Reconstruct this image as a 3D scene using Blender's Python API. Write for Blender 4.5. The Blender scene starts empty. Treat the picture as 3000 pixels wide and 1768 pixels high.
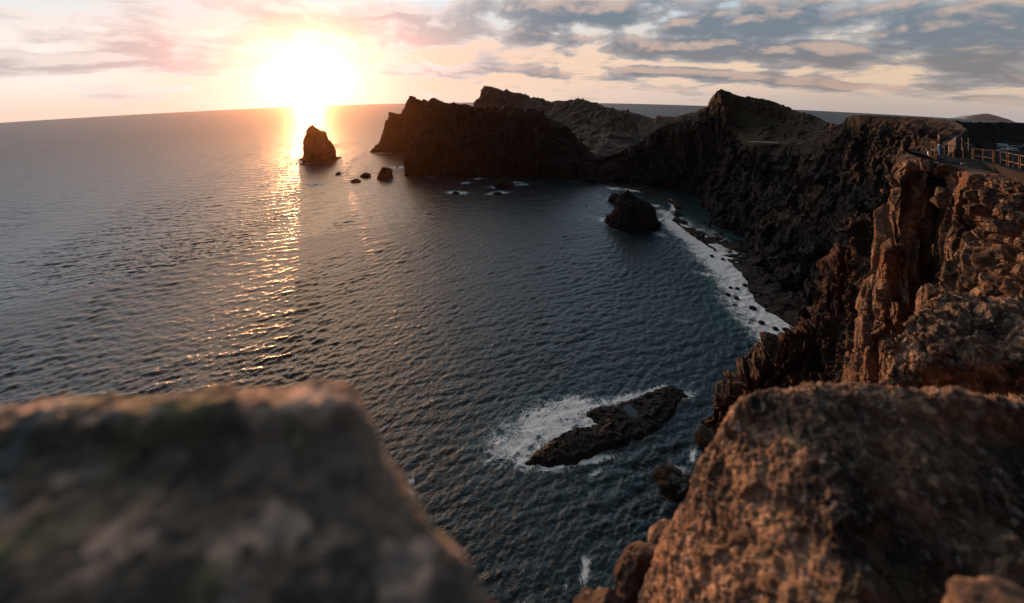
import bpy, bmesh, math, random
import numpy as np
from mathutils import Vector

S = bpy.context.scene
C = S.collection
R_ = math.radians

# ---------------------------------------------------------------- camera, world, sun, exposure
FPX, CXP, EYE = 1151.0, 1500.0, 207.0          # lens in photo pixels, column of the axis, row of eye level
CAM_H = 130.0                                   # camera above the sea
DIP = math.atan(0.0811)
ER = CAM_H * math.cos(DIP) / (1 - math.cos(DIP))  # radius of the sea's curve

cd = bpy.data.cameras.new('camera'); cam = bpy.data.objects.new('camera', cd); C.objects.link(cam)
cam.location = (0, 0, CAM_H); cam.rotation_euler = (R_(90), 0, 0)
cd.sensor_width = 36; cd.lens = 36 * FPX / 3000.0
cd.shift_y = -(884 - EYE) / 3000.0
cd.clip_start = 0.05; cd.clip_end = 60000
cd.dof.use_dof = True; cd.dof.focus_distance = 75; cd.dof.aperture_fstop = 0.31
S.camera = cam
S.render.resolution_x, S.render.resolution_y = 1024, 603
S.view_settings.view_transform = 'Standard'; S.view_settings.look = 'None'
S.view_settings.exposure = 0.4; S.view_settings.gamma = 1
S.cycles.volume_bounces = 0; S.cycles.max_bounces = 6; S.cycles.diffuse_bounces = 2; S.cycles.glossy_bounces = 3
S.cycles.sample_clamp_indirect = 4.0
S.cycles.caustics_reflective = False; S.cycles.caustics_refractive = False

SUN_AZ, SUN_EL = -27.3, 0.05                     # degrees: left of the view axis, above level
def skypos(px, py):
    X = px - CXP
    return math.degrees(math.atan2(X, FPX)), math.degrees(math.atan2(-(py - EYE), math.hypot(X, FPX)) + DIP)

class V:                                        # a node socket with arithmetic
    def __init__(s, nt, o): s.nt, s.o = nt, o
    def m(s, op, *a, clamp=False):
        n = s.nt.nodes.new('ShaderNodeMath'); n.operation = op; n.use_clamp = clamp
        for i, x in enumerate((s,) + a):
            if isinstance(x, V): s.nt.links.new(x.o, n.inputs[i])
            else: n.inputs[i].default_value = x
        return V(s.nt, n.outputs[0])
    def __add__(s, b): return s.m('ADD', b)
    def __radd__(s, b): return s.m('ADD', b)
    def __sub__(s, b): return s.m('SUBTRACT', b)
    def __rsub__(s, b): return (s * -1.0) + b
    def __mul__(s, b): return s.m('MULTIPLY', b)
    def __rmul__(s, b): return s.m('MULTIPLY', b)
    def __truediv__(s, b): return s.m('DIVIDE', b)
    def step(s, a, b):                          # smoothstep
        n = s.nt.nodes.new('ShaderNodeMapRange'); n.interpolation_type = 'SMOOTHSTEP'
        s.nt.links.new(s.o, n.inputs[0]); n.inputs[1].default_value = a; n.inputs[2].default_value = b
        return V(s.nt, n.outputs[0])
    def __rtruediv__(s, b): return s.m('POWER', -1.0) * b
    def exp(s):
        n = s.nt.nodes.new('ShaderNodeMath'); n.operation = 'EXPONENT'; s.nt.links.new(s.o, n.inputs[0]); return V(s.nt, n.outputs[0])
def mixc(nt, f, a, b, mode='MIX'):
    n = nt.nodes.new('ShaderNodeMix'); n.data_type = 'RGBA'; n.blend_type = mode; n.clamp_factor = True
    for i, x in ((0, f), (6, a), (7, b)):
        if isinstance(x, V): nt.links.new(x.o, n.inputs[i])
        elif i == 0: n.inputs[0].default_value = x
        else: n.inputs[i].default_value = (*x, 1)
    return V(nt, n.outputs[2])
def combine(nt, x, y, z):
    n = nt.nodes.new('ShaderNodeCombineXYZ')
    for i, q in enumerate((x, y, z)):
        if isinstance(q, V): nt.links.new(q.o, n.inputs[i])
        else: n.inputs[i].default_value = q
    return V(nt, n.outputs[0])
def noise(nt, vec, scale, detail=4, rough=0.5, dist=0.0, out=0, scl=None, kind='FBM'):
    if scl is not None:
        mp = nt.nodes.new('ShaderNodeMapping'); nt.links.new(vec.o, mp.inputs[0]); mp.inputs['Scale'].default_value = scl; vec = V(nt, mp.outputs[0])
    n = nt.nodes.new('ShaderNodeTexNoise'); nt.links.new(vec.o, n.inputs['Vector'])
    n.noise_type = kind
    n.inputs['Scale'].default_value = scale; n.inputs['Detail'].default_value = detail
    n.inputs['Roughness'].default_value = rough; n.inputs['Distortion'].default_value = dist
    return V(nt, n.outputs[out])

def build_world():
    w = bpy.data.worlds.new('World'); S.world = w; w.use_nodes = True
    nt = w.node_tree; nt.nodes.clear()
    tc = nt.nodes.new('ShaderNodeTexCoord')
    sp = nt.nodes.new('ShaderNodeSeparateXYZ'); nt.links.new(tc.outputs['Generated'], sp.inputs[0])
    x, y, z = (V(nt, sp.outputs[i]) for i in range(3))
    DEG = 180 / math.pi
    az = x.m('ARCTAN2', y) * DEG
    el = z.m('ARCSINE') * DEG + math.degrees(DIP)
    ce = (el / DEG).m('COSINE'); se = (el / DEG).m('SINE')
    # the physical sky, seen from the dipped horizon
    dirv = combine(nt, (az / DEG).m('SINE') * ce, (az / DEG).m('COSINE') * ce, se.m('MAXIMUM', 0.004))
    sky = nt.nodes.new('ShaderNodeTexSky'); sky.sky_type = 'NISHITA'; sky.sun_disc = False
    sky.sun_elevation = R_(SUN_EL); sky.sun_rotation = R_(SUN_AZ); sky.dust_density = 3
    nt.links.new(dirv.o, sky.inputs[0])
    gaz, gel = skypos(905, 236)
    da = (az - gaz); de = (el - gel)
    ds = ((da * 0.62) * (da * 0.62) + de * de).m('SQRT')
    side = az.step(-5, 48)                       # away from the sun, to the right
    back = ((az * -1.0).step(54, 88)).m('MAXIMUM', az.step(58, 92))      # behind the camera
    hor = mixc(nt, side, (0.84, 0.66, 0.54), (0.50, 0.47, 0.47))
    mid = mixc(nt, side, mixc(nt, az.step(-34, -50), (0.85, 0.64, 0.50), (0.88, 0.84, 0.78)), (0.86, 0.67, 0.50))
    top = mixc(nt, side, (0.66, 0.74, 0.78), (0.40, 0.58, 0.68))
    base = mixc(nt, el.step(0.0, 4.2), hor, mid)
    base = mixc(nt, el.step(6.0, 14.0), base, top)
    high = mixc(nt, az.step(-25, 40), (1.9, 2.35, 2.85), (0.33, 0.52, 0.68))  # bright sky above the view, added so the water reflects more
    warmup = (da * da * (-1 / 330.0)).exp()
    high = mixc(nt, warmup * 0.6, high, (2.0, 1.5, 1.15))  # warm brightening over the sun's azimuth, added for the sheen below
    base = mixc(nt, el.step(13.5, 21.0), base, high)
    base = mixc(nt, el.step(21.0, 42.0), base, (0.15, 0.20, 0.25))
    lobe = (da * da * (-1 / 85.0)).exp() * el.step(13.5, 22.0) * el.step(56.0, 27.0)   # made-up warm bright patch above the view, added for the sea's sheen
    base = mixc(nt, lobe * 0.9, base, (8.5, 5.3, 3.0))
    glow = (ds * ds * (-1 / 34.0)).exp()
    wide = (ds * (-1 / 9.0)).exp()
    core_ = (ds * ds * (-1 / 4.5)).exp()

    def density(el_):
        h = 1.0 / ((el_.m('MAXIMUM', 0.05) / DEG).m('SINE') + 0.075)
        p = combine(nt, (az / DEG).m('SINE') * h, (az / DEG).m('COSINE') * h * 1.25, 0.0)
        nz = noise(nt, p, 0.95, 7, 0.56, 0.35) 
        n2 = noise(nt, combine(nt, az * .115, (el_.m('MAXIMUM', 0.0) + 2.0).m('LOGARITHM', 2.718) * 2.6, 0.0), 1.25, 7, .56, .25)
        lo_ = el_.step(9, 3) * .14 + .70
        nz = nz + (n2 - nz) * lo_
        cov = None
        for (px, py, hw, hh, slope, k) in CLOUDS:
            a0, e0 = skypos(px, py); a1, _ = skypos(px + hw, py); _, e1 = skypos(px, py - hh)
            u = (az - a0) * (1 / (a1 - a0)); t = (el_ - e0) - (az - a0) * slope
            r2 = u * u + (t * (1 / (e1 - e0))) * (t * (1 / (e1 - e0)))
            g = (r2 * -1.0).exp() * (k * (1.85 if px < 1400 else 1.85))
            cov = g if cov is None else cov.m('MAXIMUM', g)
        low = (el_.step(0.3, 2.0)) * 0.02
        hi = el_.step(17, 24) * az.step(-5, 30) * 0.34
        return ((nz - 0.5) * 2.3 + 0.5 + cov.m('MAXIMUM', hi) + low)
    CLOUDS = [  # px, py, half width, half height, slope in el/az, coverage
        (300, 178, 620, 42, 0.05, .29), (150, 60, 380, 40, .04, .10), (640, 120, 420, 45, .07, .25), (800, 30, 500, 35, .0, .20),
        (1200, 80, 480, 62, .0, .30), (1650, 38, 420, 40, -.03, .36), (2230, 62, 420, 55, -.03, .40),
        (2150, 150, 700, 42, -.06, .36), (2780, 80, 420, 120, .0, .33), (2850, 230, 300, 45, -.05, .27),
        (1350, 207, 330, 20, .0, .24), (1950, 214, 420, 22, -.01, .25), (2330, 248, 420, 18, -.02, .21),
        (430, 262, 200, 12, .02, .18), (2950, 290, 260, 20, -.02, .20), (1700, 120, 160, 25, .0, .30)]
    d0 = density(el); d1 = density(el + 0.9)
    cl = d0.step(0.58, 0.78) * (1.0 - el.step(18, 34) * 0.85)
    core = d0.step(0.64, 1.0)
    toplit = (d0 - d1).step(0.02, 0.34)
    warm = mixc(nt, core, (0.93, 0.69, 0.47), (0.72, 0.51, 0.35))
    lft = az.step(8, -14)
    cool = mixc(nt, core, mixc(nt, lft, (0.41, 0.42, 0.44), (0.74, 0.72, 0.71)), mixc(nt, lft, (0.135, 0.195, 0.25), (0.46, 0.45, 0.46)))
    cool = mixc(nt, toplit * 0.6, cool, mixc(nt, lft, (0.74, 0.52, 0.41), (0.90, 0.84, 0.79)))
    far = ((da * 0.62) * (da * 0.62) + (de * 1.35) * (de * 1.35)).m('SQRT').step(1, 9)
    ccol = mixc(nt, far, warm, cool)
    hazefade = el.step(0.2, 3.5)
    col = mixc(nt, cl * (hazefade * 0.6 + 0.35), base, ccol)
    # glow of the hidden sun: light in the air, over clouds too
    gcol = combine(nt, glow * 0.12 + wide * 0.06 + core_ * 2.6, glow * 0.13 + wide * 0.03 + core_ * 1.9, glow * 0.34 + wide * 0.03 + core_ * 1.3)
    add = nt.nodes.new('ShaderNodeVectorMath'); add.operation = 'ADD'
    nt.links.new(col.o, add.inputs[0]); nt.links.new(gcol.o, add.inputs[1])
    col = V(nt, add.outputs[0])
    col = mixc(nt, back * 0.9, col, (0.022, 0.034, 0.046))
    col = mixc(nt, (el * -1.0).step(0.3, 6.0), col, (0.02, 0.025, 0.03))
    sc = nt.nodes.new('ShaderNodeVectorMath'); sc.operation = 'SCALE'; nt.links.new(col.o, sc.inputs[0]); sc.inputs['Scale'].default_value = 7.6
    tot = mixc(nt, 0.015, V(nt, sc.outputs[0]), V(nt, sky.outputs[0]))
    bg = nt.nodes.new('ShaderNodeBackground'); bg.inputs['Strength'].default_value = 0.11
    nt.links.new(tot.o, bg.inputs['Color'])
    out = nt.nodes.new('ShaderNodeOutputWorld'); nt.links.new(bg.outputs[0], out.inputs[0])
build_world()

sd = bpy.data.lights.new('sun', 'SUN'); sd.energy = 5.0; sd.angle = R_(1.2); sd.color = (1.0, 0.43, 0.17)
sun = bpy.data.objects.new('sun', sd); C.objects.link(sun)
sdir = Vector((math.sin(R_(SUN_AZ)) * math.cos(R_(SUN_EL)), math.cos(R_(SUN_AZ)) * math.cos(R_(SUN_EL)), math.sin(R_(SUN_EL))))
sun.rotation_euler = sdir.to_track_quat('Z', 'Y').to_euler()

# ---------------------------------------------------------------- helpers: positions, noise, meshes
def sea_depth(px, py):
    d = np.array([(px - CXP) / FPX, 1.0, -(py - EYE) / FPX]); o = np.array([0, 0, CAM_H + ER])
    a = d @ d; b = 2 * o @ d; c = o @ o - ER * ER
    q = b * b - 4 * a * c
    if q < 0: raise ValueError('no sea at %s' % ((px, py),))
    return (-b - math.sqrt(q)) / (2 * a)
def sea_z(x, y): return np.sqrt(ER * ER - np.asarray(x) ** 2 - np.asarray(y) ** 2) - ER
def at(px, py, D='W'):
    if D == 'W': D = sea_depth(px, py)
    return np.array([(px - CXP) / FPX * D, D, CAM_H - (py - EYE) / FPX * D])
def _h(i, j, k, s):
    n = (i * 374761393 + j * 668265263 + k * 2147483647 + s * 1274126177) & 0xffffffff
    n = ((n ^ (n >> 13)) * 1274126177) & 0xffffffff
    n = ((n ^ (n >> 16)) * 2246822519) & 0xffffffff
    return (n ^ (n >> 15)) & 0xffffffff
def vnoise(P, seed=0):                          # gradient-free value noise, -1..1
    P = np.asarray(P, float); I = np.floor(P).astype(np.int64); F = P - I; F = F * F * F * (F * (F * 6 - 15) + 10)
    r = 0
    for a in (0, 1):
        for b in (0, 1):
            for c in (0, 1):
                w = (F[:, 0] if a else 1 - F[:, 0]) * (F[:, 1] if b else 1 - F[:, 1]) * (F[:, 2] if c else 1 - F[:, 2])
                r = r + w * (_h(I[:, 0] + a, I[:, 1] + b, I[:, 2] + c, seed) / 2147483648.0 - 1)
    return r
ROT = np.array([[.8, .6, 0], [-.48, .64, .6], [.36, -.48, .8]])
def fbm(P, oct=5, seed=0, gain=.5, ridge=False):
    P = np.asarray(P, float); s = 0; a = 1.; t = 0
    for o in range(oct):
        n = vnoise(P, seed + o * 17)
        if ridge: n = 1 - 2 * np.abs(n)
        s = s + a * n; t += a; a *= gain; P = (P * 2.03) @ ROT.T + 13.7
    return s / t
def worley(P, seed=0):                          # F1 and F2 distances, and a random value per cell
    P = np.asarray(P, float); I = np.floor(P).astype(np.int64)
    f1 = np.full(len(P), 9.); f2 = np.full(len(P), 9.); cid = np.zeros(len(P))
    for a in (-1, 0, 1):
        for b in (-1, 0, 1):
            for c in (-1, 0, 1):
                J = I + np.array([a, b, c])
                h = [_h(J[:, 0], J[:, 1], J[:, 2], seed + q) / 4294967296.0 for q in (1, 2, 3, 4)]
                d = np.sqrt((J[:, 0] + h[0] - P[:, 0]) ** 2 + (J[:, 1] + h[1] - P[:, 1]) ** 2 + (J[:, 2] + h[2] - P[:, 2]) ** 2)
                nf = d < f1
                f2 = np.where(nf, f1, np.minimum(f2, d)); cid = np.where(nf, h[3], cid); f1 = np.where(nf, d, f1)
    return f1, f2, cid
def facet(P, seed=0, slope=1.6):                # broken rock: every cell its own tilted plane
    P = np.asarray(P, float); I = np.floor(P).astype(np.int64); best = np.full(len(P), 9.); off = np.zeros(len(P))
    for a in (-1, 0, 1):
        for b in (-1, 0, 1):
            for c in (-1, 0, 1):
                J = I + np.array([a, b, c]); h = [_h(J[:, 0], J[:, 1], J[:, 2], seed + q) / 4294967296.0 for q in range(1, 8)]
                dx, dy, dz = P[:, 0] - J[:, 0] - h[0], P[:, 1] - J[:, 1] - h[1], P[:, 2] - J[:, 2] - h[2]
                d = dx * dx + dy * dy + dz * dz; nf = d < best; best = np.where(nf, d, best)
                off = np.where(nf, (h[3] - .5) + slope * ((h[4] - .5) * dx + (h[5] - .5) * dy + (h[6] - .5) * dz), off)
    return off
def sstep(a, b, x):
    t = np.clip((x - a) / (b - a), 0, 1); return t * t * (3 - 2 * t)

def mesh_np(name, verts, faces, mat=None, parent=None, smooth=True, attrs=None, origin=None, local=False):
    verts = np.asarray(verts, np.float64); faces = np.asarray(faces, np.int32)
    if origin is not None and not local: verts = verts - np.asarray(origin)
    me = bpy.data.meshes.new(name)
    me.vertices.add(len(verts)); me.vertices.foreach_set('co', verts.astype(np.float32).ravel())
    k = faces.shape[1]
    me.loops.add(faces.size); me.loops.foreach_set('vertex_index', faces.ravel())
    me.polygons.add(len(faces)); me.polygons.foreach_set('loop_start', np.arange(0, faces.size, k, dtype=np.int32))
    me.polygons.foreach_set('use_smooth', np.full(len(faces), smooth))
    me.update(calc_edges=True); me.validate()
    for an, av in (attrs or {}).items():
        at_ = me.attributes.new(an, 'FLOAT', 'POINT'); at_.data.foreach_set('value', np.asarray(av, np.float32))
    if mat: me.materials.append(mat)
    o = bpy.data.objects.new(name, me); C.objects.link(o)
    if origin is not None: o.location = origin
    if parent: o.parent = parent
    return o
def tag(o, label=None, cat=None, group=None, kind=None):
    if label: o['label'] = label
    if cat: o['category'] = cat
    if group: o['group'] = group
    if kind: o['kind'] = kind
    return o
def thing(name, loc, label, cat, group=None, rz=0):
    o = bpy.data.objects.new(name, None); C.objects.link(o); o.location = loc; o.rotation_euler = (0, 0, rz); o.empty_display_size = .2
    return tag(o, label, cat, group)
def grid_faces(n, m, wrap=False):
    i, j = np.meshgrid(np.arange(n - 1), np.arange(m if wrap else m - 1), indexing='ij')
    j2 = (j + 1) % m
    return np.stack([i * m + j, i * m + j2, (i + 1) * m + j2, (i + 1) * m + j], -1).reshape(-1, 4)
def cr(A, n, sm=.3):                                   # resample control points along axis 0, softly
    A = np.asarray(A, float); k = len(A); t = np.linspace(0, k - 1, n); i = np.minimum(t.astype(int), k - 2); f = (t - i).reshape((-1,) + (1,) * (A.ndim - 1))
    P = np.concatenate([A[:1] * 2 - A[1:2], A, A[-1:] * 2 - A[-2:-1]])
    p0, p1, p2, p3 = P[i], P[i + 1], P[i + 2], P[i + 3]
    s = 0.5 * (2 * p1 + (p2 - p0) * f + (2 * p0 - 5 * p1 + 4 * p2 - p3) * f ** 2 + (3 * p1 - p0 - 3 * p2 + p3) * f ** 3)
    lin = p1 + (p2 - p1) * f
    return s * sm + lin * (1 - sm)
def normals(G):
    du = np.gradient(G, axis=0); dv = np.gradient(G, axis=1)
    N = np.cross(dv, du); L = np.linalg.norm(N, axis=-1, keepdims=True); return N / np.maximum(L, 1e-9)
def soften(N, k):                               # broad normals, so that displaced rock does not pleat
    for ax in (0, 1):
        n = N.shape[ax]; c = np.cumsum(np.concatenate([np.zeros_like(np.take(N, [0], ax)), N], ax), ax); i = np.arange(n)
        hi, lo = np.minimum(i + k + 1, n), np.maximum(i - k, 0); N = np.take(c, hi, ax) - np.take(c, lo, ax)
        N = N / np.maximum(np.linalg.norm(N, axis=-1, keepdims=True), 1e-9)
    return N
def net(rows, nr, nc, sm=.3):
    A = np.array([[p if isinstance(p, np.ndarray) else at(*p) for p in r] for r in rows])
    return cr(cr(A, nr, sm).transpose(1, 0, 2), nc, sm).transpose(1, 0, 2)
def outward(G, N, c=None):                      # make the normals look at the camera side
    c = np.array([0, 0, CAM_H]) if c is None else c
    s = np.sign(((c - G) * N).sum(-1).mean()); return N * (s if s else 1)
def crag(G, amp, lam, seed, vert=3.0, fine=.35, strata=0.0, keep=None):
    """weathered rock: gullies that run down the face, blocks, ledges"""
    n, m, _ = G.shape; P = G.reshape(-1, 3); N = soften(outward(G, normals(G)), 10).reshape(-1, 3)
    q = P / lam
    w = fbm(q * .7, 3, seed + 5)[:, None] * .35
    g = fbm((q + w) * np.array([1, 1, 1 / vert]), 5, seed, .52, ridge=True)
    b = fbm(q * 2.3, 4, seed + 9, .55)
    d = amp * (.35 - g * .75 + b * fine + .20 * fbm(q * np.array([7, 7, 7 / vert ** .7]), 5, seed + 13, .6, ridge=True))
    wq = np.stack([fbm(q * 1.7 + 31 * k_, 3, seed + 60 + k_) for k_ in range(3)], 1) * .25
    d = d + amp * (.75 * facet((q + wq) * np.array([1.7, 1.7, 1.7 / vert ** .8]), seed + 70) + .42 * facet((q + wq * .6) * np.array([4.6, 4.6, 4.6 / vert ** .6]), seed + 80))
    if strata:
        zz = P[:, 2] / strata + fbm(q * .4, 3, seed + 3) * .8
        d = d + amp * .22 * (np.abs((zz % 1) - .5) * 2 - .5)
    if keep is not None: d = d * keep.reshape(-1)
    return (P + N * d[:, None]).reshape(n, m, 3)
def surf(name, G, mat, **kw):
    kw.setdefault('smooth', False); n, m, _ = G.shape; f = grid_faces(n, m)
    N = normals(G)
    if ((np.array([0, 0, CAM_H]) - G) * N).sum(-1).mean() < 0: f = f[:, ::-1]
    # wind the faces so they look at the camera side
    a = G.reshape(-1, 3)[f]; fn = np.cross(a[:, 1] - a[:, 0], a[:, 2] - a[:, 0])
    if (fn * (np.array([0, 0, CAM_H]) - a[:, 0])).sum(-1).mean() < 0: f = f[:, ::-1]
    return mesh_np(name, G.reshape(-1, 3), f, mat, **kw)

# ---------------------------------------------------------------- materials
def new_mat(name):
    m = bpy.data.materials.new(name); m.use_nodes = True; nt = m.node_tree
    return m, nt, nt.nodes['Principled BSDF']
def setc(nt, b, col, rough=.9, spec=.25):
    if isinstance(col, V): nt.links.new(col.o, b.inputs['Base Color'])
    else: b.inputs['Base Color'].default_value = (*col, 1)
    b.inputs['Roughness'].default_value = rough; b.inputs['Specular IOR Level'].default_value = spec
def coords(nt): return V(nt, nt.nodes.new('ShaderNodeTexCoord').outputs['Object'])
def bump(nt, b, h, dist, strength=1.0, prev=None):
    n = nt.nodes.new('ShaderNodeBump'); n.inputs['Strength'].default_value = strength; n.inputs['Distance'].default_value = dist
    nt.links.new(h.o, n.inputs['Height'])
    if prev: nt.links.new(prev.o, n.inputs['Normal'])
    if b: nt.links.new(n.outputs[0], b.inputs['Normal'])
    return V(nt, n.outputs[0])
def rock_mat(name, dark, mid, light, scale, bumpd, red=None, moss=None, lichen=None, vert=1.0, spec=.2):
    m, nt, b = new_mat(name); p = coords(nt)
    n1 = noise(nt, p, scale, 8, .62, .4, scl=(1, 1, vert)); n2 = noise(nt, p, scale * 4.7, 6, .6, .2); n3 = noise(nt, p, scale * .35, 4, .5)
    col = mixc(nt, n1.step(.36, .62), dark, mid)
    col = mixc(nt, (n2 * .6 + n1 * .4).step(.52, .68), col, light)
    if red: col = mixc(nt, n3.step(.50, .68) * .8, col, red)
    if moss: col = mixc(nt, noise(nt, p, scale * 1.3, 6, .6, .5).step(.56, .70) * .8, col, moss)
    if lichen: col = mixc(nt, noise(nt, p, scale * 7, 5, .65, .6).step(.57, .66) * .85, col, lichen)
    setc(nt, b, col, .92, spec)
    v = bump(nt, None, n1, bumpd, .8); v = bump(nt, b, n2, bumpd * .35, .9, v)
    return m
M_FAR = rock_mat('far_rock', (.013, .010, .009), (.026, .021, .018), (.055, .044, .037), .03, 3.0, red=(.045, .024, .018), vert=.45)
M_HILL = rock_mat('pale_hillside', (.075, .060, .050), (.13, .105, .088), (.19, .155, .13), .022, 2.5)
M_CLIFF = rock_mat('basalt_cliff', (.012, .011, .011), (.026, .023, .022), (.075, .071, .070), .075, 2.0, red=(.050, .032, .027), vert=.3)
M_GRASSY = rock_mat('dry_grass_slope', (.030, .027, .020), (.050, .043, .030), (.085, .068, .042), .06, .8, moss=(.035, .040, .022))
M_NEAR = rock_mat('lichen_basalt', (.020, .016, .014), (.11, .072, .052), (.28, .19, .135), .42, .28, red=(.13, .068, .042), moss=(.05, .05, .035), lichen=(.26, .22, .17), vert=.6)
M_SPUR = rock_mat('dark_spur_rock', (.014, .012, .011), (.038, .028, .023), (.085, .062, .050), .25, .5, red=(.060, .030, .022), vert=.6)
M_ISLE = rock_mat('haze_tinted_island_rock', (.09, .16, .23), (.11, .185, .26), (.13, .21, .29), .004, 4)  # distance haze painted as pale blue into the island's rock colour
M_WET = rock_mat('wet_black_rock', (.006, .006, .0065), (.011, .0105, .0105), (.022, .020, .019), .5, .3, spec=.4)
M_BOULD = rock_mat('pitted_boulder', (.030, .025, .023), (.16, .110, .078), (.42, .29, .20), 1.5, .045, red=(.25, .14, .085), moss=(.075, .070, .035), lichen=(.27, .25, .23))
M_BLUR, nt_, b_ = new_mat('mottled_boulder'); p_ = coords(nt_)
q1, q2, q3, q4 = noise(nt_, p_, 3.2, 3, .5, .6), noise(nt_, p_, 5.0, 4, .55, .5, scl=(1, 1.3, 1)), noise(nt_, p_, 2.1, 3, .5, .3), noise(nt_, p_, 22, 6, .65)
c_ = mixc(nt_, q1.step(.40, .60), (.115, .098, .082), (.36, .255, .19))
c_ = mixc(nt_, q3.step(.52, .64) * .85, c_, (.20, .20, .095))
c_ = mixc(nt_, q2.step(.55, .66) * .9, c_, (.78, .56, .45))
c_ = mixc(nt_, noise(nt_, p_, 2.7, 3, .5, .8, scl=(1.2, 1, 1)).step(.58, .70) * .8, c_, (.27, .31, .34))
c_ = mixc(nt_, q2.step(.44, .33) * .8, c_, (.065, .056, .049))
c_ = mixc(nt_, q4.step(.35, .65) * .5, c_, (.19, .15, .12))
setc(nt_, b_, c_, .92, .2); bump(nt_, b_, q4, .02, .8)
M_GROUND = rock_mat('dusty_ground', (.008, .0075, .007), (.014, .0125, .012), (.024, .021, .019), .12, .25)
def plain(name, col, rough=.5, spec=.4, metal=0.0, n=.25, scale=6):
    m, nt, b = new_mat(name); p = coords(nt); q = noise(nt, p, scale, 4, .6)
    setc(nt, b, mixc(nt, q.step(.3, .7), tuple(c * (1 - n) for c in col), tuple(min(1, c * (1 + n)) for c in col)), rough, spec)
    b.inputs['Metallic'].default_value = metal; return m

def sea_mat():
    m, nt, b = new_mat('sea_water'); p = coords(nt)
    at_ = nt.nodes.new('ShaderNodeAttribute'); at_.attribute_name = 'foam'; f = V(nt, at_.outputs['Fac'])
    tq = nt.nodes.new('ShaderNodeAttribute'); tq.attribute_name = 'shallow'; sh = V(nt, tq.outputs['Fac'])
    w1 = noise(nt, p, .55, 5, .6, .6, scl=(1, 1.5, 1)); w2 = noise(nt, p, 2.0, 4, .6, .8, scl=(1, 1.4, 1)); w0 = noise(nt, p, .09, 4, .55, .4, scl=(1, 1.7, 1))
    # foam: a torn lace of threads
    def threads(sc_, k_, dist):
        n_ = noise(nt, p, sc_, 6, .62, dist); return ((n_ - .5).m('ABSOLUTE') * -k_ + 1.0).m('MAXIMUM', 0.0)
    patch = noise(nt, p, .10, 4, .6, .8)
    lace = threads(.15, 8.0, 1.4).m('MAXIMUM', threads(.38, 7.0, 1.8) * .85) * .75 + patch * .5 - .06
    thr = 1.0 - f * 1.75
    fm = (lace - thr).step(-.02, .42)
    col = mixc(nt, sh, (.0022, .0080, .0130), (.008, .040, .052))
    thin = (lace - thr).step(-.45, .15)
    col = mixc(nt, thin * .5, col, (.05, .13, .15))
    setc(nt, b, mixc(nt, fm, col, (.80, .86, .88)), .12, .5)
    b.inputs['IOR'].default_value = 1.33
    ch = nt.nodes.new('ShaderNodeAttribute'); ch.attribute_name = 'chop'
    rg = (fm * .70 + V(nt, ch.outputs['Fac'])).m('MINIMUM', .9); nt.links.new(rg.o, b.inputs['Roughness'])
    v = bump(nt, None, w0, .5, .9); v = bump(nt, None, w1, .26, .9, v); v = bump(nt, b, w2, .10, .9, v)
    return m
M_SEA = sea_mat()

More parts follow.
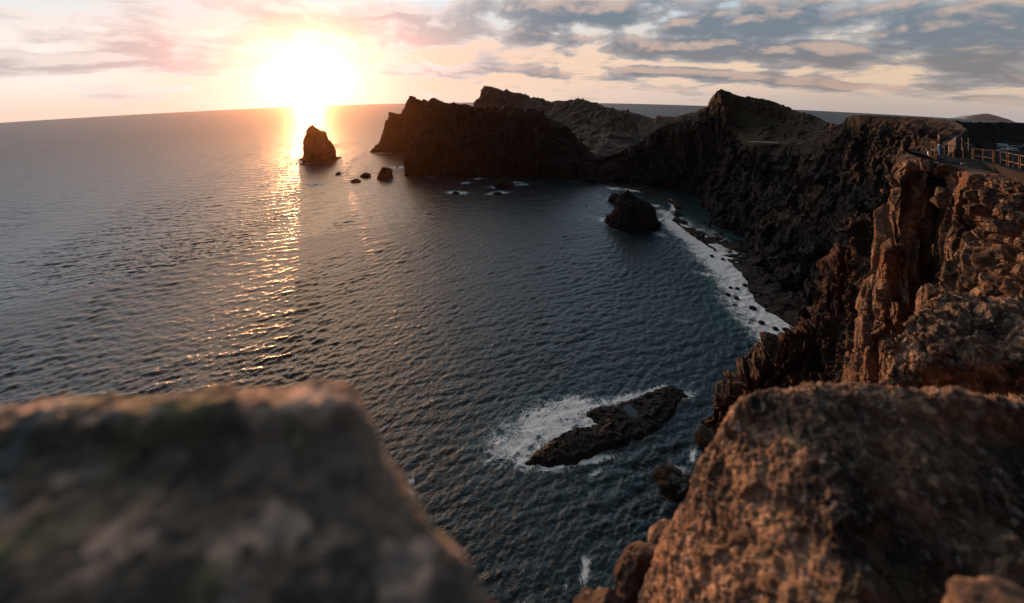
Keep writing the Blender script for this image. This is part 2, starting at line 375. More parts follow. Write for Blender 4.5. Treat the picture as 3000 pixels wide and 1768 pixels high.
# ---------------------------------------------------------------- the sea: a curved sheet with wind waves
FOAM = [  # px, py, half width, half height, slope dy/dx, strength
    (1500, 1295, 70, 55, -.25, .62), (1580, 1235, 90, 42, -.3, .60), (1650, 1205, 90, 32, -.2, .60), (1740, 1232, 60, 26, .1, .62), (1620, 1275, 60, 24, -.6, .66), (1545, 1340, 60, 32, .1, .55),
    (1830, 1170, 70, 14, -.22, .62), (1760, 1185, 60, 14, -.25, .58), (1910, 1145, 50, 9, -.3, .52), (2010, 1160, 30, 12, -.3, .52), (1720, 1352, 70, 9, -.2, .58), (1590, 1372, 60, 12, .1, .55), (1635, 1368, 22, 9, 0, .6), (1742, 1388, 16, 10, -.5, .55),
    (1800, 1300, 60, 6, -.5, .40),
    (1995, 672, 34, 17, .6, .66), (2035, 705, 40, 20, .8, .68), (2080, 735, 48, 26, .5, .68), (2110, 775, 50, 26, .7, .66), (2150, 815, 48, 34, .9, .68), (2165, 850, 44, 30, .8, .66), (2180, 890, 42, 32, .8, .68), (2230, 920, 52, 30, .7, .70), (2275, 955, 48, 32, .7, .70), (2300, 975, 40, 26, .3, .68), (2255, 990, 50, 18, .5, .60),
    (1960, 668, 16, 6, .2, .56), (1940, 690, 24, 5, .2, .48), (2000, 940, 26, 5, .1, .40), (2070, 805, 40, 6, .2, .50),
    (1968, 596, 12, 7, .7, .62), (1972, 612, 8, 9, 0, .64), (1952, 630, 12, 7, -.9, .62), (1935, 643, 10, 6, -.3, .62), (1915, 603, 18, 4, .1, .56), (1935, 620, 24, 5, 0, .48),
    (1775, 645, 22, 7, .1, .62), (1800, 662, 26, 7, .3, .64), (1825, 672, 26, 5, .1, .64), (1850, 675, 22, 4, 0, .54), (1780, 585, 8, 5, 0, .5), (1800, 553, 20, 4, .1, .58), (1845, 557, 26, 4, .1, .56), (1870, 560, 18, 3, .1, .52),
    (1645, 525, 36, 2.2, .04, .64), (1740, 534, 60, 1.8, .05, .54), (1540, 519, 30, 1.8, 0, .5), (1380, 512, 40, 1.8, 0, .52), (1290, 510, 26, 1.6, 0, .46), (1450, 514, 26, 1.8, 0, .5), (1405, 524, 16, 2, 0, .54), (1362, 537, 13, 2.4, -.1, .62), (1265, 521, 8, 1.8, 0, .5),
    (1340, 566, 26, 5, 0, .64), (1460, 566, 28, 4, -.1, .60), (1455, 549, 22, 4, 0, .46), (1525, 541, 20, 4, 0, .48), (1515, 535, 14, 2, 0, .5),
    (900, 477, 34, 3.2, -.08, .66), (932, 475, 16, 2.4, -.1, .66), (886, 477, 14, 3, 0, .6), (880, 470, 10, 2.5, 0, .58), (990, 463, 12, 2.2, -.1, .56),
    (924, 543, 24, 4.5, 0, .60), (1165, 491, 22, 3.8, 0, .66), (1000, 510, 14, 2.6, -.3, .58), (1060, 516, 14, 4, -.3, .56), (1090, 507, 12, 2.2, -.1, .52), (1036, 533, 16, 3, .2, .60), (1135, 524, 26, 2.5, 0, .58), (1120, 449, 36, 1.8, 0, .60), (1165, 448, 22, 1.5, 0, .5),
    (2160, 1125, 26, 11, -.3, .62), (2130, 1155, 16, 16, .3, .50), (2150, 1215, 22, 12, 0, .46), (2080, 1325, 14, 14, -.9, .46),
    (2030, 1335, 10, 16, -.6, .60), (1995, 1375, 18, 10, .2, .58), (1715, 1675, 14, 36, -.2, .58), (1660, 1720, 8, 20, 0, .46), (1199, 1448, 14, 13, .4, .56), (1205, 1412, 12, 7, 0, .5), (1785, 1530, 12, 8, 0, .42)]
def make_sea():
    rows = np.concatenate([np.arange(1900, 640, -2.0), np.arange(640, 330, -.8), np.arange(330, 302, -.4)])
    # ring radii straight ahead; each ring is a circle about the foot of the camera
    rr = []
    for r_ in rows:
        try: rr.append(sea_depth(CXP, r_))
        except ValueError: break
    rr = np.array(rr); top = rr[-1]
    rr = np.concatenate([rr, np.linspace(top * 1.03, 3500, 40)])
    azs = np.arctan((np.arange(-260, 3262, 2.7) - CXP) / FPX)
    r, a = np.meshgrid(rr, azs, indexing='ij')
    X = r * np.sin(a); Y = r * np.cos(a)
    base = sea_z(X, Y)
    dr = np.abs(np.gradient(rr))[:, None]; dt = rr[:, None] * np.abs(np.gradient(azs))[None, :]
    sp = np.maximum(dr, dt)
    rng = np.random.RandomState(4); H = np.zeros_like(X); var = np.zeros_like(X)
    lam = np.concatenate([np.exp(rng.uniform(math.log(1.3), math.log(7.5), 92)), rng.uniform(9, 17, 8)]); main = R_(-68)
    gust = .55 + .75 * sstep(-.45, .45, fbm(np.stack([X.ravel() / 55, Y.ravel() / 95, X.ravel() * 0], 1), 3, 77).reshape(X.shape))
    for L in lam:
        th = main + rng.normal(0, .42) * (1 if L > 3.5 else 1.5); k = 2 * math.pi / L
        A = .0096 * L ** .80 / (2 * math.pi) * 4.2 * (1 if L < 8 else .7)
        att = sstep(1.7, 3.0, L / sp)
        ph = k * (X * math.cos(th) + Y * math.sin(th)) + rng.uniform(0, 6.28)
        s = np.sin(ph); var += .5 * (k * A) ** 2 * (1 - att * att); H += A * att * gust * (s + .30 * np.cos(2 * ph) * (L < 8))
    px = CXP + FPX * X / Y; pyy = EYE + FPX * (CAM_H - base) / Y
    foam = np.zeros_like(X); wob = fbm(np.stack([X.ravel() / 9, Y.ravel() / 9, X.ravel() * 0], 1), 4, 31).reshape(X.shape)
    for (cx, cy, hw, hh, sl, k) in FOAM:
        big = 1.6 if (cx > 1990 and 660 < cy < 1000 and hh > 12) else 1.0
        u = (px - cx) / (hw * big); t = (pyy - cy - sl * (px - cx)) / (hh * big)
        q = u * u + t * t + wob * .9
        foam = np.maximum(foam, (k - .16) * np.exp(-np.clip(q, 0, 60) * .65))
    sh = np.zeros_like(X)
    for (cx, cy, hw, hh) in ((1600, 1260, 190, 110), (2150, 850, 160, 170), (1760, 1210, 130, 60), (2000, 680, 90, 60), (1960, 620, 50, 25)):
        sh = np.maximum(sh, np.exp(-((px - cx) / hw) ** 2 - ((pyy - cy) / hh) ** 2))
    calm = 1 - .55 * sstep(.2, .6, foam)
    V_ = np.stack([X, Y, base + H * calm], -1)
    o = surf('sea', V_, M_SEA, smooth=True, attrs={'foam': foam.ravel(), 'shallow': sh.ravel(), 'chop': np.sqrt(np.sqrt(2 * (var * (.28 + .6 * sstep(450, 1300, rr))[:, None] + .0002))).ravel()})
    return tag(o, kind='structure')
make_sea()

# ---------------------------------------------------------------- headlands, hills and cliffs
def shift(row, dx=0, dy=0, dz=0): return [(p if isinstance(p, np.ndarray) else at(*p)) + np.array([dx, dy, dz]) for p in row]
def sink(row, z=-8):                           # a row under the water below a waterline row
    out = []
    for p in row:
        q = p if isinstance(p, np.ndarray) else at(*p); out.append(np.array([q[0], q[1], sea_z(q[0], q[1]) + z]))
    return out
def behind(row, d):                            # foot of the far side, under the sea
    out = []
    for p in row:
        q = p if isinstance(p, np.ndarray) else at(*p); u = np.array([q[0], q[1]]); u = u / np.linalg.norm(u); v = q[:2] + u * d
        out.append(np.array([v[0], v[1], sea_z(*v) - 12]))
    return out
W = 'W'
# leftmost headland
b = [(1240, 448, 720), (1088, 446, W), (1120, 448, W), (1150, 449, W), (1180, 449, W), (1215, 449, W), (1250, 449, W), (1310, 449, W)]
r1 = [(1180, 420, 715), (1112, 418, 655), (1140, 418, 648), (1160, 420, 648), (1185, 420, 648), (1215, 420, 650), (1250, 420, 655), (1310, 420, 660)]
r2 = [(1170, 380, 715), (1130, 376, 662), (1148, 375, 658), (1168, 375, 658), (1189, 370, 660), (1215, 370, 662), (1250, 370, 665), (1310, 375, 668)]
r3 = [(1160, 340, 720), (1139, 329, 672), (1156, 330, 672), (1176, 334, 672), (1201, 285, 678), (1222, 292, 680), (1250, 299, 685), (1310, 325, 690)]
G = net([sink(b), b, r1, r2, r3, behind(r3, 70)], 150, 260)
tag(surf('outer_headland', crag(G, 2.6, 22, 11, 3), M_FAR, ), 'farthest-left headland with a horned double peak beside the sea stack', 'headland', kind='structure')
# front headland
b = [(1270, 500, 590), (1187, 508, W), (1260, 511, W), (1350, 513, W), (1450, 516, W), (1530, 520, W), (1600, 523, W), (1680, 528, W), (1745, 535, W), (1800, 545, W)]
r1 = [(1260, 450, 590), (1191, 455, 503), (1265, 455, 504), (1350, 455, 503), (1450, 460, 500), (1520, 470, 488), (1600, 480, 484), (1690, 500, 480), (1745, 515, 475), (1800, 520, 470)]
r2 = [(1265, 390, 595), (1219, 392, 524), (1265, 395, 520), (1350, 395, 520), (1450, 400, 515), (1510, 400, 504), (1600, 410, 500), (1690, 460, 492), (1750, 490, 485), (1800, 500, 478)]
r3 = [(1275, 330, 600), (1247, 304, 552), (1271, 290, 552), (1348, 313, 552), (1440, 321, 552), (1502, 314, 535), (1578, 328, 535), (1660, 378, 530), (1750, 462, 520), (1810, 475, 500)]
G = net([sink(b), b, r1, r2, r3, behind(r3, 90)], 190, 400)
tag(surf('front_headland', crag(G, 5.5, 34, 21, 3.5, strata=16), M_CLIFF), 'dark headland wall across the far side of the bay', 'headland', kind='structure')
# tall pale headland behind
s = [(1352, 345, 810), (1384, 314, 810), (1403, 286, 810), (1421, 254, 805), (1438, 254, 805), (1482, 268, 800), (1540, 281, 800), (1620, 298, 780), (1692, 290, 760), (1730, 300, 740), (1776, 312, 720), (1838, 326, 690), (1862, 360, 672)]
f1 = [(1345, 380, 790), (1372, 370, 785), (1395, 350, 780), (1420, 335, 775), (1445, 335, 770), (1490, 335, 755), (1545, 340, 740), (1612, 350, 715), (1690, 350, 700), (1735, 360, 680), (1785, 375, 650), (1845, 385, 640), (1872, 395, 640)]
f2 = [(1340, 440, 740), (1370, 440, 740), (1395, 430, 735), (1420, 425, 730), (1450, 425, 715), (1500, 420, 690), (1550, 420, 660), (1615, 420, 620), (1690, 440, 585), (1740, 455, 560), (1790, 465, 545), (1850, 450, 570), (1885, 440, 590)]
f3 = [(p[0], 500, p[2] - 30) for p in f2]
G = net([sink(f3, -10), f3, f2, f1, s, behind(s, 120)], 170, 380)
tag(surf('tall_headland', crag(G, 4.0, 30, 31, 1.6, fine=.5), M_HILL), 'tall pale headland whose rounded peak rises behind the dark wall', 'headland', kind='structure')
# low ridge in the saddle
s = [(1800, 322, 900), (1838, 328, 900), (1872, 334, 895), (1910, 347, 890), (1917, 348, 885), (1923, 340, 880), (1975, 342, 870), (2030, 329, 860), (2080, 310, 850), (2140, 300, 850)]
f1 = [(p[0], 365, p[2] - 40) for p in s]; f2 = [(p[0], 420, p[2] - 110) for p in s]
G = net([sink(f2, -6), f2, f1, s, behind(s, 90)], 80, 240)
tag(surf('saddle_ridge', crag(G, 1.8, 22, 41, 1.5, fine=.5), M_HILL), 'low pale ridge seen through the saddle, left of the pointed hill', 'hill', kind='structure')
# the wall of the bay
b = [(1600, 528, W), (1740, 536, W), (1860, 557, W), (1940, 586, W), (1978, 603, W), (1984, 622, W), (1975, 648, W), (2030, 690, W), (2075, 722, W), (2122, 752, W), (2190, 822, W), (2215, 884, W), (2330, 958, W), (2460, 1040, W)]
bi = [(1610, 518, 495), (1750, 522, 480), (1880, 540, 455), (1975, 565, 440), (2030, 575, 425), (2050, 592, 405), (2060, 615, 385), (2090, 650, 345), (2130, 680, 325), (2180, 712, 302), (2250, 780, 262), (2300, 840, 232), (2390, 900, 210), (2500, 980, 195)]
mi = [(1630, 495, 505), (1770, 490, 490), (1890, 480, 468), (1965, 470, 455), (2040, 465, 440), (2085, 460, 425), (2105, 470, 412), (2130, 500, 385), (2155, 530, 365), (2200, 560, 340), (2270, 600, 310), (2345, 620, 282), (2430, 640, 255), (2520, 660, 235)]
t = [(1640, 474, 520), (1780, 461, 500), (1880, 412, 482), (1944, 367, 470), (2020, 353, 455), (2077, 313, 440), (2103, 268, 432), (2126, 322, 412), (2142, 366, 400), (2188, 419, 372), (2270, 424, 342), (2350, 421, 315), (2445, 384, 285), (2510, 350, 262)]
G = net([sink(b), b, bi, mi, t, shift(t, 12, 45, -22), behind(t, 150)], 300, 520)
k = np.ones(G.shape[:2]); v = np.linspace(0, 6, 300)[:, None]; k = k * (0.25 + .75 * sstep(1.2, 2.4, v)) * (1 - .75 * sstep(3.6, 4.0, v))
tag(surf('bay_cliff', crag(G, 6.5, 24, 51, 4.0, keep=k), M_CLIFF), 'black sea cliff curving round the inner bay above the surf', 'cliff', kind='structure')
# pointed hill on top of it
s = [(2103, 270, 434), (2112, 266, 434), (2126, 271, 432), (2150, 278, 428), (2178, 285, 424), (2224, 288, 416), (2252, 295, 410), (2290, 310, 400), (2312, 322, 392), (2344, 332, 380), (2384, 346, 364), (2426, 364, 340), (2462, 376, 315)]
m1 = [(2114, 300, 425), (2124, 305, 424), (2140, 312, 420), (2166, 322, 414), (2196, 330, 407), (2236, 338, 398), (2266, 342, 392), (2304, 350, 382), (2326, 356, 374), (2356, 362, 362), (2394, 370, 347), (2432, 378, 325), (2466, 388, 304)]
m2 = [(2140, 362, 405), (2148, 368, 402), (2165, 380, 396), (2185, 390, 388), (2212, 396, 380), (2246, 400, 370), (2275, 402, 364), (2310, 404, 354), (2332, 404, 348), (2360, 404, 340), (2396, 402, 325), (2432, 398, 308), (2466, 398, 295)]
m3 = [(2180, 430, 372), (2190, 424, 368), (2205, 423, 362), (2222, 424, 356), (2240, 425, 350), (2266, 425, 343), (2290, 425, 336), (2320, 424, 326), (2340, 424, 320), (2364, 422, 312), (2400, 414, 300), (2434, 404, 290), (2466, 404, 284)]
m4 = shift(m3, 0, -1, -14)
G = net([m4, m3, m2, m1, s, behind(s, 140)], 150, 300)
v = np.linspace(0, 5, 150)[:, None]; k = np.ones(G.shape[:2]) * (.35 + .65 * sstep(1.0, 2.2, v))
tag(surf('pointed_hill', crag(G, 1.7, 17, 61, 1.2, fine=.6, keep=k), M_GRASSY), 'pointed hill with a smooth dark slope falling to the right', 'hill', kind='structure')
# pale road along its foot
def strip(name, pts, w, mat, dz=.35):
    P = cr(np.array([at(*p) for p in pts]), 60); P[:, 2] += dz + fbm(P / 6, 2, 3) * .1
    u = np.gradient(P, axis=0); n = np.stack([-u[:, 1], u[:, 0], u[:, 2] * 0], 1); n /= np.linalg.norm(n, axis=1)[:, None]
    Gs = np.stack([P - n * w / 2, P + n * w / 2], 1); return surf(name, Gs, mat)
M_TRACK = plain('pale_track', (.30, .27, .25), .95, .1, scale=.4)
tag(strip('road', [(2196, 419, 360), (2225, 420, 352), (2250, 421, 345), (2280, 422.5, 337)], 5, M_TRACK, 1.2), kind='structure')
# plateau with the cliff below it
t = [(2440, 386, 288), (2466, 374, 278), (2473, 358, 270), (2484, 343, 264), (2512, 338, 256), (2600, 341, 240), (2700, 346, 222), (2788, 354, 200), (2832, 378, 165), (2806, 404, 125), (2768, 430, 88), (2710, 452, 58)]
m1 = [(2440, 450, 275), (2470, 450, 264), (2490, 450, 256), (2512, 450, 248), (2550, 450, 238), (2610, 440, 222), (2690, 425, 200), (2750, 420, 178), (2780, 430, 145), (2760, 450, 112), (2720, 475, 82), (2680, 500, 60)]
m2 = [(2410, 640, 248), (2450, 640, 240), (2480, 640, 232), (2510, 640, 224), (2550, 640, 215), (2600, 630, 202), (2650, 600, 185), (2690, 580, 165), (2710, 580, 138), (2700, 600, 108), (2680, 620, 82), (2660, 640, 62)]
m3 = [(2350, 930, 205), (2400, 960, 198), (2440, 980, 192), (2480, 1000, 188), (2530, 1000, 182), (2580, 980, 172), (2620, 950, 160), (2650, 900, 145), (2670, 880, 124), (2670, 880, 100), (2660, 880, 78), (2650, 880, 62)]
G = net([sink(m3, -8), m3, m2, m1, t, shift(t, 2.0, 1.0, -2.5)], 240, 420)
v = np.linspace(0, 5, 240)[:, None]; k = np.ones(G.shape[:2]) * (1 - .9 * sstep(3.2, 3.95, v)) * np.clip(G[..., 1] / 190, .12, 1)
tag(surf('plateau_cliff', crag(G, 5.0, 17, 71, 3.2, fine=.5, keep=k), M_CLIFF), 'dark cliff below the flat-topped plateau at right', 'cliff', kind='structure')
# the ground of the plateau, the car park hollow and the fenced terrace
g0 = [(2760, 372, 260), (2860, 372, 270), (2930, 376, 280), (3000, 380, 290), (3200, 390, 300)]
g1 = [(2786, 355, 203), (2860, 357, 215), (2930, 360, 225), (3000, 364, 232), (3200, 376, 250)]
g2 = [(2790, 385, 200), (2880, 412, 205), (2930, 418, 210), (3000, 420, 214), (3200, 430, 225)]
g3 = [(2780, 410, 190), (2870, 434, 196), (2930, 438, 200), (3000, 440, 202), (3200, 450, 210)]
g4 = [(2770, 434, 165), (2860, 450, 165), (2930, 456, 165), (3000, 462, 165), (3200, 478, 165)]
g5 = [at(2742, 480, 60) + np.array([0, 0, -16]), at(2800, 500, 60) + np.array([0, 0, -16]), at(2870, 500, 60) + np.array([0, 0, -21]), at(2940, 500, 60) + np.array([0, 0, -22]), at(3140, 525, 60) + np.array([0, 0, -22])]
g6 = [(2712, 450.5, 34.4), (2766, 462.2, 34.6), (2836, 469.8, 35.0), (2930, 484.2, 32.4), (3130, 541, 21.5)]
g7 = [(2695, 466, 34.2), (2752, 476, 33.2), (2828, 488, 32.6), (2925, 509, 30), (3140, 592, 19.8)]
g55 = shift(g6, .5, 2.2, .02)
G = net([g7, g6, g55, g5, g4, g3, g2, g1, g0], 170, 150, 0.0)
P = G.reshape(-1, 3); P[:, 2] += (fbm(P / 7, 4, 5) * .012 * P[:, 1]).clip(-.5, .5) + .10 * fbm(P / 1.1, 4, 6) * (P[:, 1] < 45); G = P.reshape(G.shape)
tag(surf('ground', G, M_GROUND), kind='structure')
# fenced cliff edge, lit by the sun
c = [
 [(2668, 450, 39), (2655, 448, 37), (2700, 461.5, 35.2), (2752, 476, 33.2), (2790, 482, 32.6), (2828, 488, 31.8), (2925, 509, 29.3), (3010, 537, 26.8), (3160, 590, 23.2)],
 [(2640, 464, 39), (2622, 468, 36.5), (2664, 476, 34.2), (2735, 490, 32.8), (2762, 500, 32.2), (2832, 512, 29.8), (2915, 540, 27.3), (3000, 585, 24.8), (3150, 640, 22.5)],
 [(2630, 540, 39.5), (2598, 545, 36.2), (2630, 548, 34), (2715, 556, 33.2), (2748, 566, 33.6), (2770, 570, 31.4), (2900, 600, 27.4), (3000, 640, 25), (3150, 700, 22)],
 [(2620, 600, 39.5), (2578, 610, 36.4), (2612, 612, 34), (2708, 616, 33.4), (2742, 620, 34.5), (2764, 622, 31.4), (2896, 645, 27), (3000, 680, 24.4), (3150, 730, 21.6)],
 [(2630, 690, 40), (2582, 690, 36.4), (2612, 692, 34), (2705, 700, 33.4), (2738, 704, 34.8), (2756, 704, 31.2), (2890, 718, 26.6), (3000, 740, 23.8), (3150, 770, 21)],
 [(2620, 770, 43), (2563, 772, 38.5), (2604, 790, 34.5), (2690, 800, 33.2), (2730, 804, 34.6), (2752, 804, 31), (2870, 806, 26.2), (3000, 806, 23.2), (3150, 820, 20.6)],
 [(2590, 870, 47), (2520, 868, 42), (2580, 900, 35.5), (2670, 900, 33), (2716, 902, 33.5), (2750, 902, 30), (2870, 890, 25.6), (3000, 880, 22.6), (3150, 890, 20)],
 [(2560, 1010, 52), (2490, 1010, 45), (2550, 1030, 37), (2660, 1030, 33), (2710, 1030, 32), (2760, 1030, 28.6), (2870, 1000, 25), (3000, 980, 22), (3150, 980, 19.5)],
 [(2530, 1250, 56), (2440, 1250, 48), (2530, 1250, 38), (2650, 1250, 32), (2710, 1250, 30), (2760, 1250, 27), (2870, 1200, 24), (3000, 1200, 21), (3150, 1200, 18.5)]]
nr, nc = 520, 640
G = net(c, nr, nc); P = G.reshape(-1, 3); N = soften(outward(G, normals(G)), 26).reshape(-1, 3)
vv = np.repeat(np.linspace(0, 8, nr), nc); uu = np.tile(np.linspace(0, 8, nc), nr)
kk = sstep(.25, 1.2, vv)
wv = np.stack([fbm(P / 3.0, 3, s_) for s_ in (81, 82, 83)], 1)
side = sstep(5.2, 6.2, uu) * (1 - sstep(4.6, 6.5, vv))
col1 = facet((P + wv * .7) / np.array([2.9, 2.9, 12.0]) + 5.3, 90, 1.3)              # tall cracked columns
f1, f2, cid = worley((P + wv * .45) / np.array([1.7, 1.7, 6.0]) + 1.3, 91)
e1, e2, eid = worley((P + wv * .35) / np.array([.95, .95, .85]) + 2.1, 95)            # rounded boulders higher up
blk = facet((P + wv * .3) / np.array([.7, .7, 1.9]) + 2.1, 96, 1.5)
sml = facet((P + wv * .1) / .24 + 4.4, 97, 2.0)
d = kk * ((1 - .6 * side) * (1.25 * col1 + .60 * sstep(0, .22, f2 - f1) + .75 * (cid - .5)) + side * (.42 * sstep(0, .35, e2 - e1) + .30 * (eid - .5) - .30 * e1) + .16 * blk + .04 * sml + .16 * fbm(P / 1.5, 5, 99, .55) - .75) + .04 * fbm(P / .5, 3, 98)
G = (P + N * d[:, None]).reshape(nr, nc, 3)
tag(surf('near_cliff', G, M_NEAR), 'sunlit orange cliff of tall cracked columns below the railing', 'cliff', kind='structure')
# spur that runs down to the sea in front of the bay
rg = [(2560, 640, 63), (2519, 660, 66), (2490, 724, 67), (2420, 804, 69), (2388, 924, 71), (2330, 964, 73), (2270, 1012, 76), (2182, 1112, 80), (2140, 1172, 83), (2100, 1240, 85)]
lo = [(2600, 760, 57), (2548, 780, 60), (2520, 830, 62), (2475, 900, 64), (2450, 1000, 66), (2400, 1050, 68), (2350, 1090, 71), (2262, 1150, 75), (2175, 1210, 79), (2120, 1280, 81)]
l2 = [(2640, 1000, 48), (2610, 1020, 52), (2570, 1080, 55), (2530, 1120, 57), (2500, 1160, 59), (2460, 1200, 61), (2410, 1230, 64), (2320, 1260, 69), (2220, 1290, 74), (2150, 1340, 76)]
l3 = [(2660, 1350, 42), (2640, 1350, 45), (2600, 1400, 48), (2560, 1430, 50), (2530, 1460, 52), (2480, 1480, 54), (2430, 1480, 58), (2340, 1450, 63), (2240, 1420, 70), (2170, 1430, 72)]
bk = [at(*p) + np.array([14, 12, -22]) for p in rg]; bk2 = sink([q + np.array([16, 45, 0]) for q in bk], -6)
l4 = sink([at(*p) + np.array([0, -3, 0]) for p in l3], -6)
G = net([bk2, bk, rg, lo, l2, l3, l4], 300, 420)
tag(surf('cliff_spur', crag(G, 3.2, 8, 111, 2.5, fine=.6), M_SPUR), 'steep rocky spur running down to the sea under the near cliff', 'cliff', kind='structure')
# the land the camera stands on, behind the boulders
x0 = np.linspace(-260, 60, 90); rowsG = []
for (yy, zz) in ((-260, -2.2), (-60, -2.0), (-6, -1.9), (-1.0, -2.0), (-.2, -3.5), (-.5, -12), (4, -40), (10, -90), (16, -131), (18, -140)):
    rowsG.append([np.array([xx, yy - .0006 * (xx - 0) ** 2 * (yy > -30) + min(0, 3.0 - abs(xx) * .0) * 0, CAM_H + zz]) for xx in x0[::6]])
G = net(rowsG, 90, 120)
keepk = np.ones(G.shape[:2]) * sstep(4.2, 6, np.linspace(0, 9, 90))[:, None]
tag(surf('clifftop', crag(G, 2.5, 9, 121, 2.5, keep=keepk), M_NEAR), 'clifftop ledge the view is taken from', 'cliff', kind='structure')

# ---------------------------------------------------------------- far islands
def island(name, prof, D, depth, label, seed):
    P = np.array([at(px, py, D) for px, py in prof]); n = 160
    T = cr(P, n); T[:, 2] += fbm(T / (D * .02), 4, seed) * D * .0012; zb = CAM_H - (375 - EYE) / FPX * D
    rows_ = [np.stack([T[:, 0], T[:, 1] - depth * .5, T[:, 2] * 0 + zb], 1), np.stack([T[:, 0], T[:, 1] - depth * .25, T[:, 2] * .45 + .55 * zb], 1), T,
             np.stack([T[:, 0] * 1.02, T[:, 1] + depth, T[:, 2] * 0 + zb], 1)]
    G = cr(np.array(rows_), 40)
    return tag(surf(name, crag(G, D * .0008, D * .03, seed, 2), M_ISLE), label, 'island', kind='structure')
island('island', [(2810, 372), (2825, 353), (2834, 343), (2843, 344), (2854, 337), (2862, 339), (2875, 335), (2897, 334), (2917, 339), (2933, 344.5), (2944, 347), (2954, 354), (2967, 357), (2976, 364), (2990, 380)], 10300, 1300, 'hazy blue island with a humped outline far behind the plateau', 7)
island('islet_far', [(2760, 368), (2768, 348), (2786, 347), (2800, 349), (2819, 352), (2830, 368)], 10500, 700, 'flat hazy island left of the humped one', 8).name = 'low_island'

# ---------------------------------------------------------------- rocks standing in the sea
def sea_rock(name, left, right, label, group=None, deep=.85, seed=0, amp=.10, mat=None, D=None, res=(70, 72), cat='rock', yaw=0):
    """a rock from the run of its two edges, waterline first, as a solid of oval sections"""
    left, right = np.array(left, float), np.array(right, float)
    by = (left[0, 1] + right[0, 1]) / 2; bx = (left[0, 0] + right[0, 0]) / 2
    D = D or sea_depth(bx, by); n, m = res
    ty = min(left[-1, 1], right[-1, 1])
    L = left[np.argsort(-left[:, 1])]; Rr = right[np.argsort(-right[:, 1])]
    ys = by + (ty - by) * np.linspace(0, 1, n) ** .9
    lx = np.interp(-ys, -L[:, 1], L[:, 0]); rx = np.interp(-ys, -Rr[:, 1], Rr[:, 0])
    cx, hw = (lx + rx) / 2, np.maximum((rx - lx) / 2, .3)
    th = np.linspace(0, 2 * math.pi, m, endpoint=False)
    sc = D / FPX
    r = 1 + .0 * th
    X = (cx[:, None] - CXP + hw[:, None] * np.cos(th)) * sc
    Yy = D + deep * hw[:, None] * sc * np.sin(th) * (.75 + .25 * hw[0] / np.maximum(hw[:, None], 1e-3)).clip(.7, 1.2) + 0 * X
    Z = np.repeat((CAM_H - (ys - EYE) * sc)[:, None], m, 1)
    foot = np.stack([X[0] * 1, Yy[0] * 1, Z[0] - max(2.5, 12 * sc)], -1); c0 = np.array([(bx - CXP) * sc, D, 0]); foot[:, :2] = c0[:2] + (foot[:, :2] - c0[:2]) * 1.15
    G = np.concatenate([foot[None], np.stack([X, Yy, Z], -1), np.stack([X[-1] * 0 + (cx[-1] - CXP) * sc, Yy[-1] * 0 + D, Z[-1] + .2 * sc], -1)[None]])
    P = G.reshape(-1, 3); size = hw.max() * sc
    ctr = np.stack([np.repeat(np.concatenate([[cx[0]], cx, [cx[-1]]]), m), ], 1)
    nrm = np.stack([np.tile(np.cos(th), n + 2), np.tile(np.sin(th), n + 2), np.zeros((n + 2) * m)], 1)
    q = P / size
    lw = np.repeat(np.clip(np.concatenate([[hw[0]], hw, [hw[-1]]]) / hw.max() * 1.3, .12, 1), m)
    d = amp * size * (fbm(q * np.array([2.2, 2.2, 1.0]), 5, seed, .55, ridge=True) * .7 + .5 * fbm(q * 5, 4, seed + 3) + .25 * (np.abs((P[:, 2] / size * 3.2 + fbm(q, 2, seed)) % 1 - .5) - .25))
    d = d + amp * size * (.8 * facet(q * np.array([2.6, 2.6, 1.7]), seed + 40) + .5 * facet(q * np.array([7, 7, 5.0]), seed + 41))
    d = d * lw; P = P + nrm * d[:, None]; P[:, 2] += .35 * d * (P[:, 2] > P[:, 2].min() + 1)
    o0 = np.array([(bx - CXP) * sc, D, float(sea_z((bx - CXP) * sc, D))])
    o = mesh_np(name, P, grid_faces(n + 2, m, True), mat or M_FAR, origin=o0, smooth=False)
    return tag(o, label, cat, group)
sea_rock('sea_stack', [(888, 471), (891, 455), (890.5, 428), (893.5, 408), (899.5, 386), (906.6, 371.5), (914, 367), (916, 366)], [(986, 471), (980, 455), (977, 438), (969, 428), (966, 418), (961, 411), (955, 402), (952, 391), (947, 387), (936, 384.5), (932, 380), (923, 374), (917, 366.5)],
         'tall pointed sea stack standing alone in the bright water under the sun', deep=.7, seed=3, amp=.07, cat='sea stack', res=(120, 120))
G_ = 'low rocks awash near the sea stack'
sea_rock('ledge_rock', [(878, 467), (882, 464.5)], [(902, 467), (898, 464)], 'flat dark ledge at the left foot of the sea stack', seed=5, amp=.2, mat=M_WET, D=sea_depth(888, 468))
sea_rock('ledge_rock', [(968, 464), (974, 461.5)], [(998, 464), (990, 462)], 'flat dark ledge at the right foot of the sea stack', seed=6, amp=.2, mat=M_WET, D=sea_depth(985, 464))
sea_rock('sea_rock', [(880, 483), (884, 479)], [(897, 483), (892, 480)], 'small reddish rock just in front of the sea stack', seed=7, amp=.2)
sea_rock('sea_rock', [(1104, 522), (1112, 508), (1116, 497), (1120, 491), (1122, 490)], [(1150, 522), (1147, 512), (1148, 502), (1141, 496), (1132, 492), (1123, 490)], 'blunt dark rock with a notched left side, largest between stack and headland', seed=8, amp=.13, cat='rock')
sea_rock('sea_rock', [(1056, 520), (1061, 513), (1067, 508)], [(1084, 516), (1083, 510), (1072, 507)], 'low twin-lobed rock left of the blunt rock', seed=9, amp=.25, mat=M_WET)
sea_rock('sea_rock', [(983, 513), (986, 508), (989, 504)], [(998, 512), (995, 507), (990, 504)], 'small pointed rock alone in the glitter right of the stack', seed=10, amp=.15, mat=M_WET)
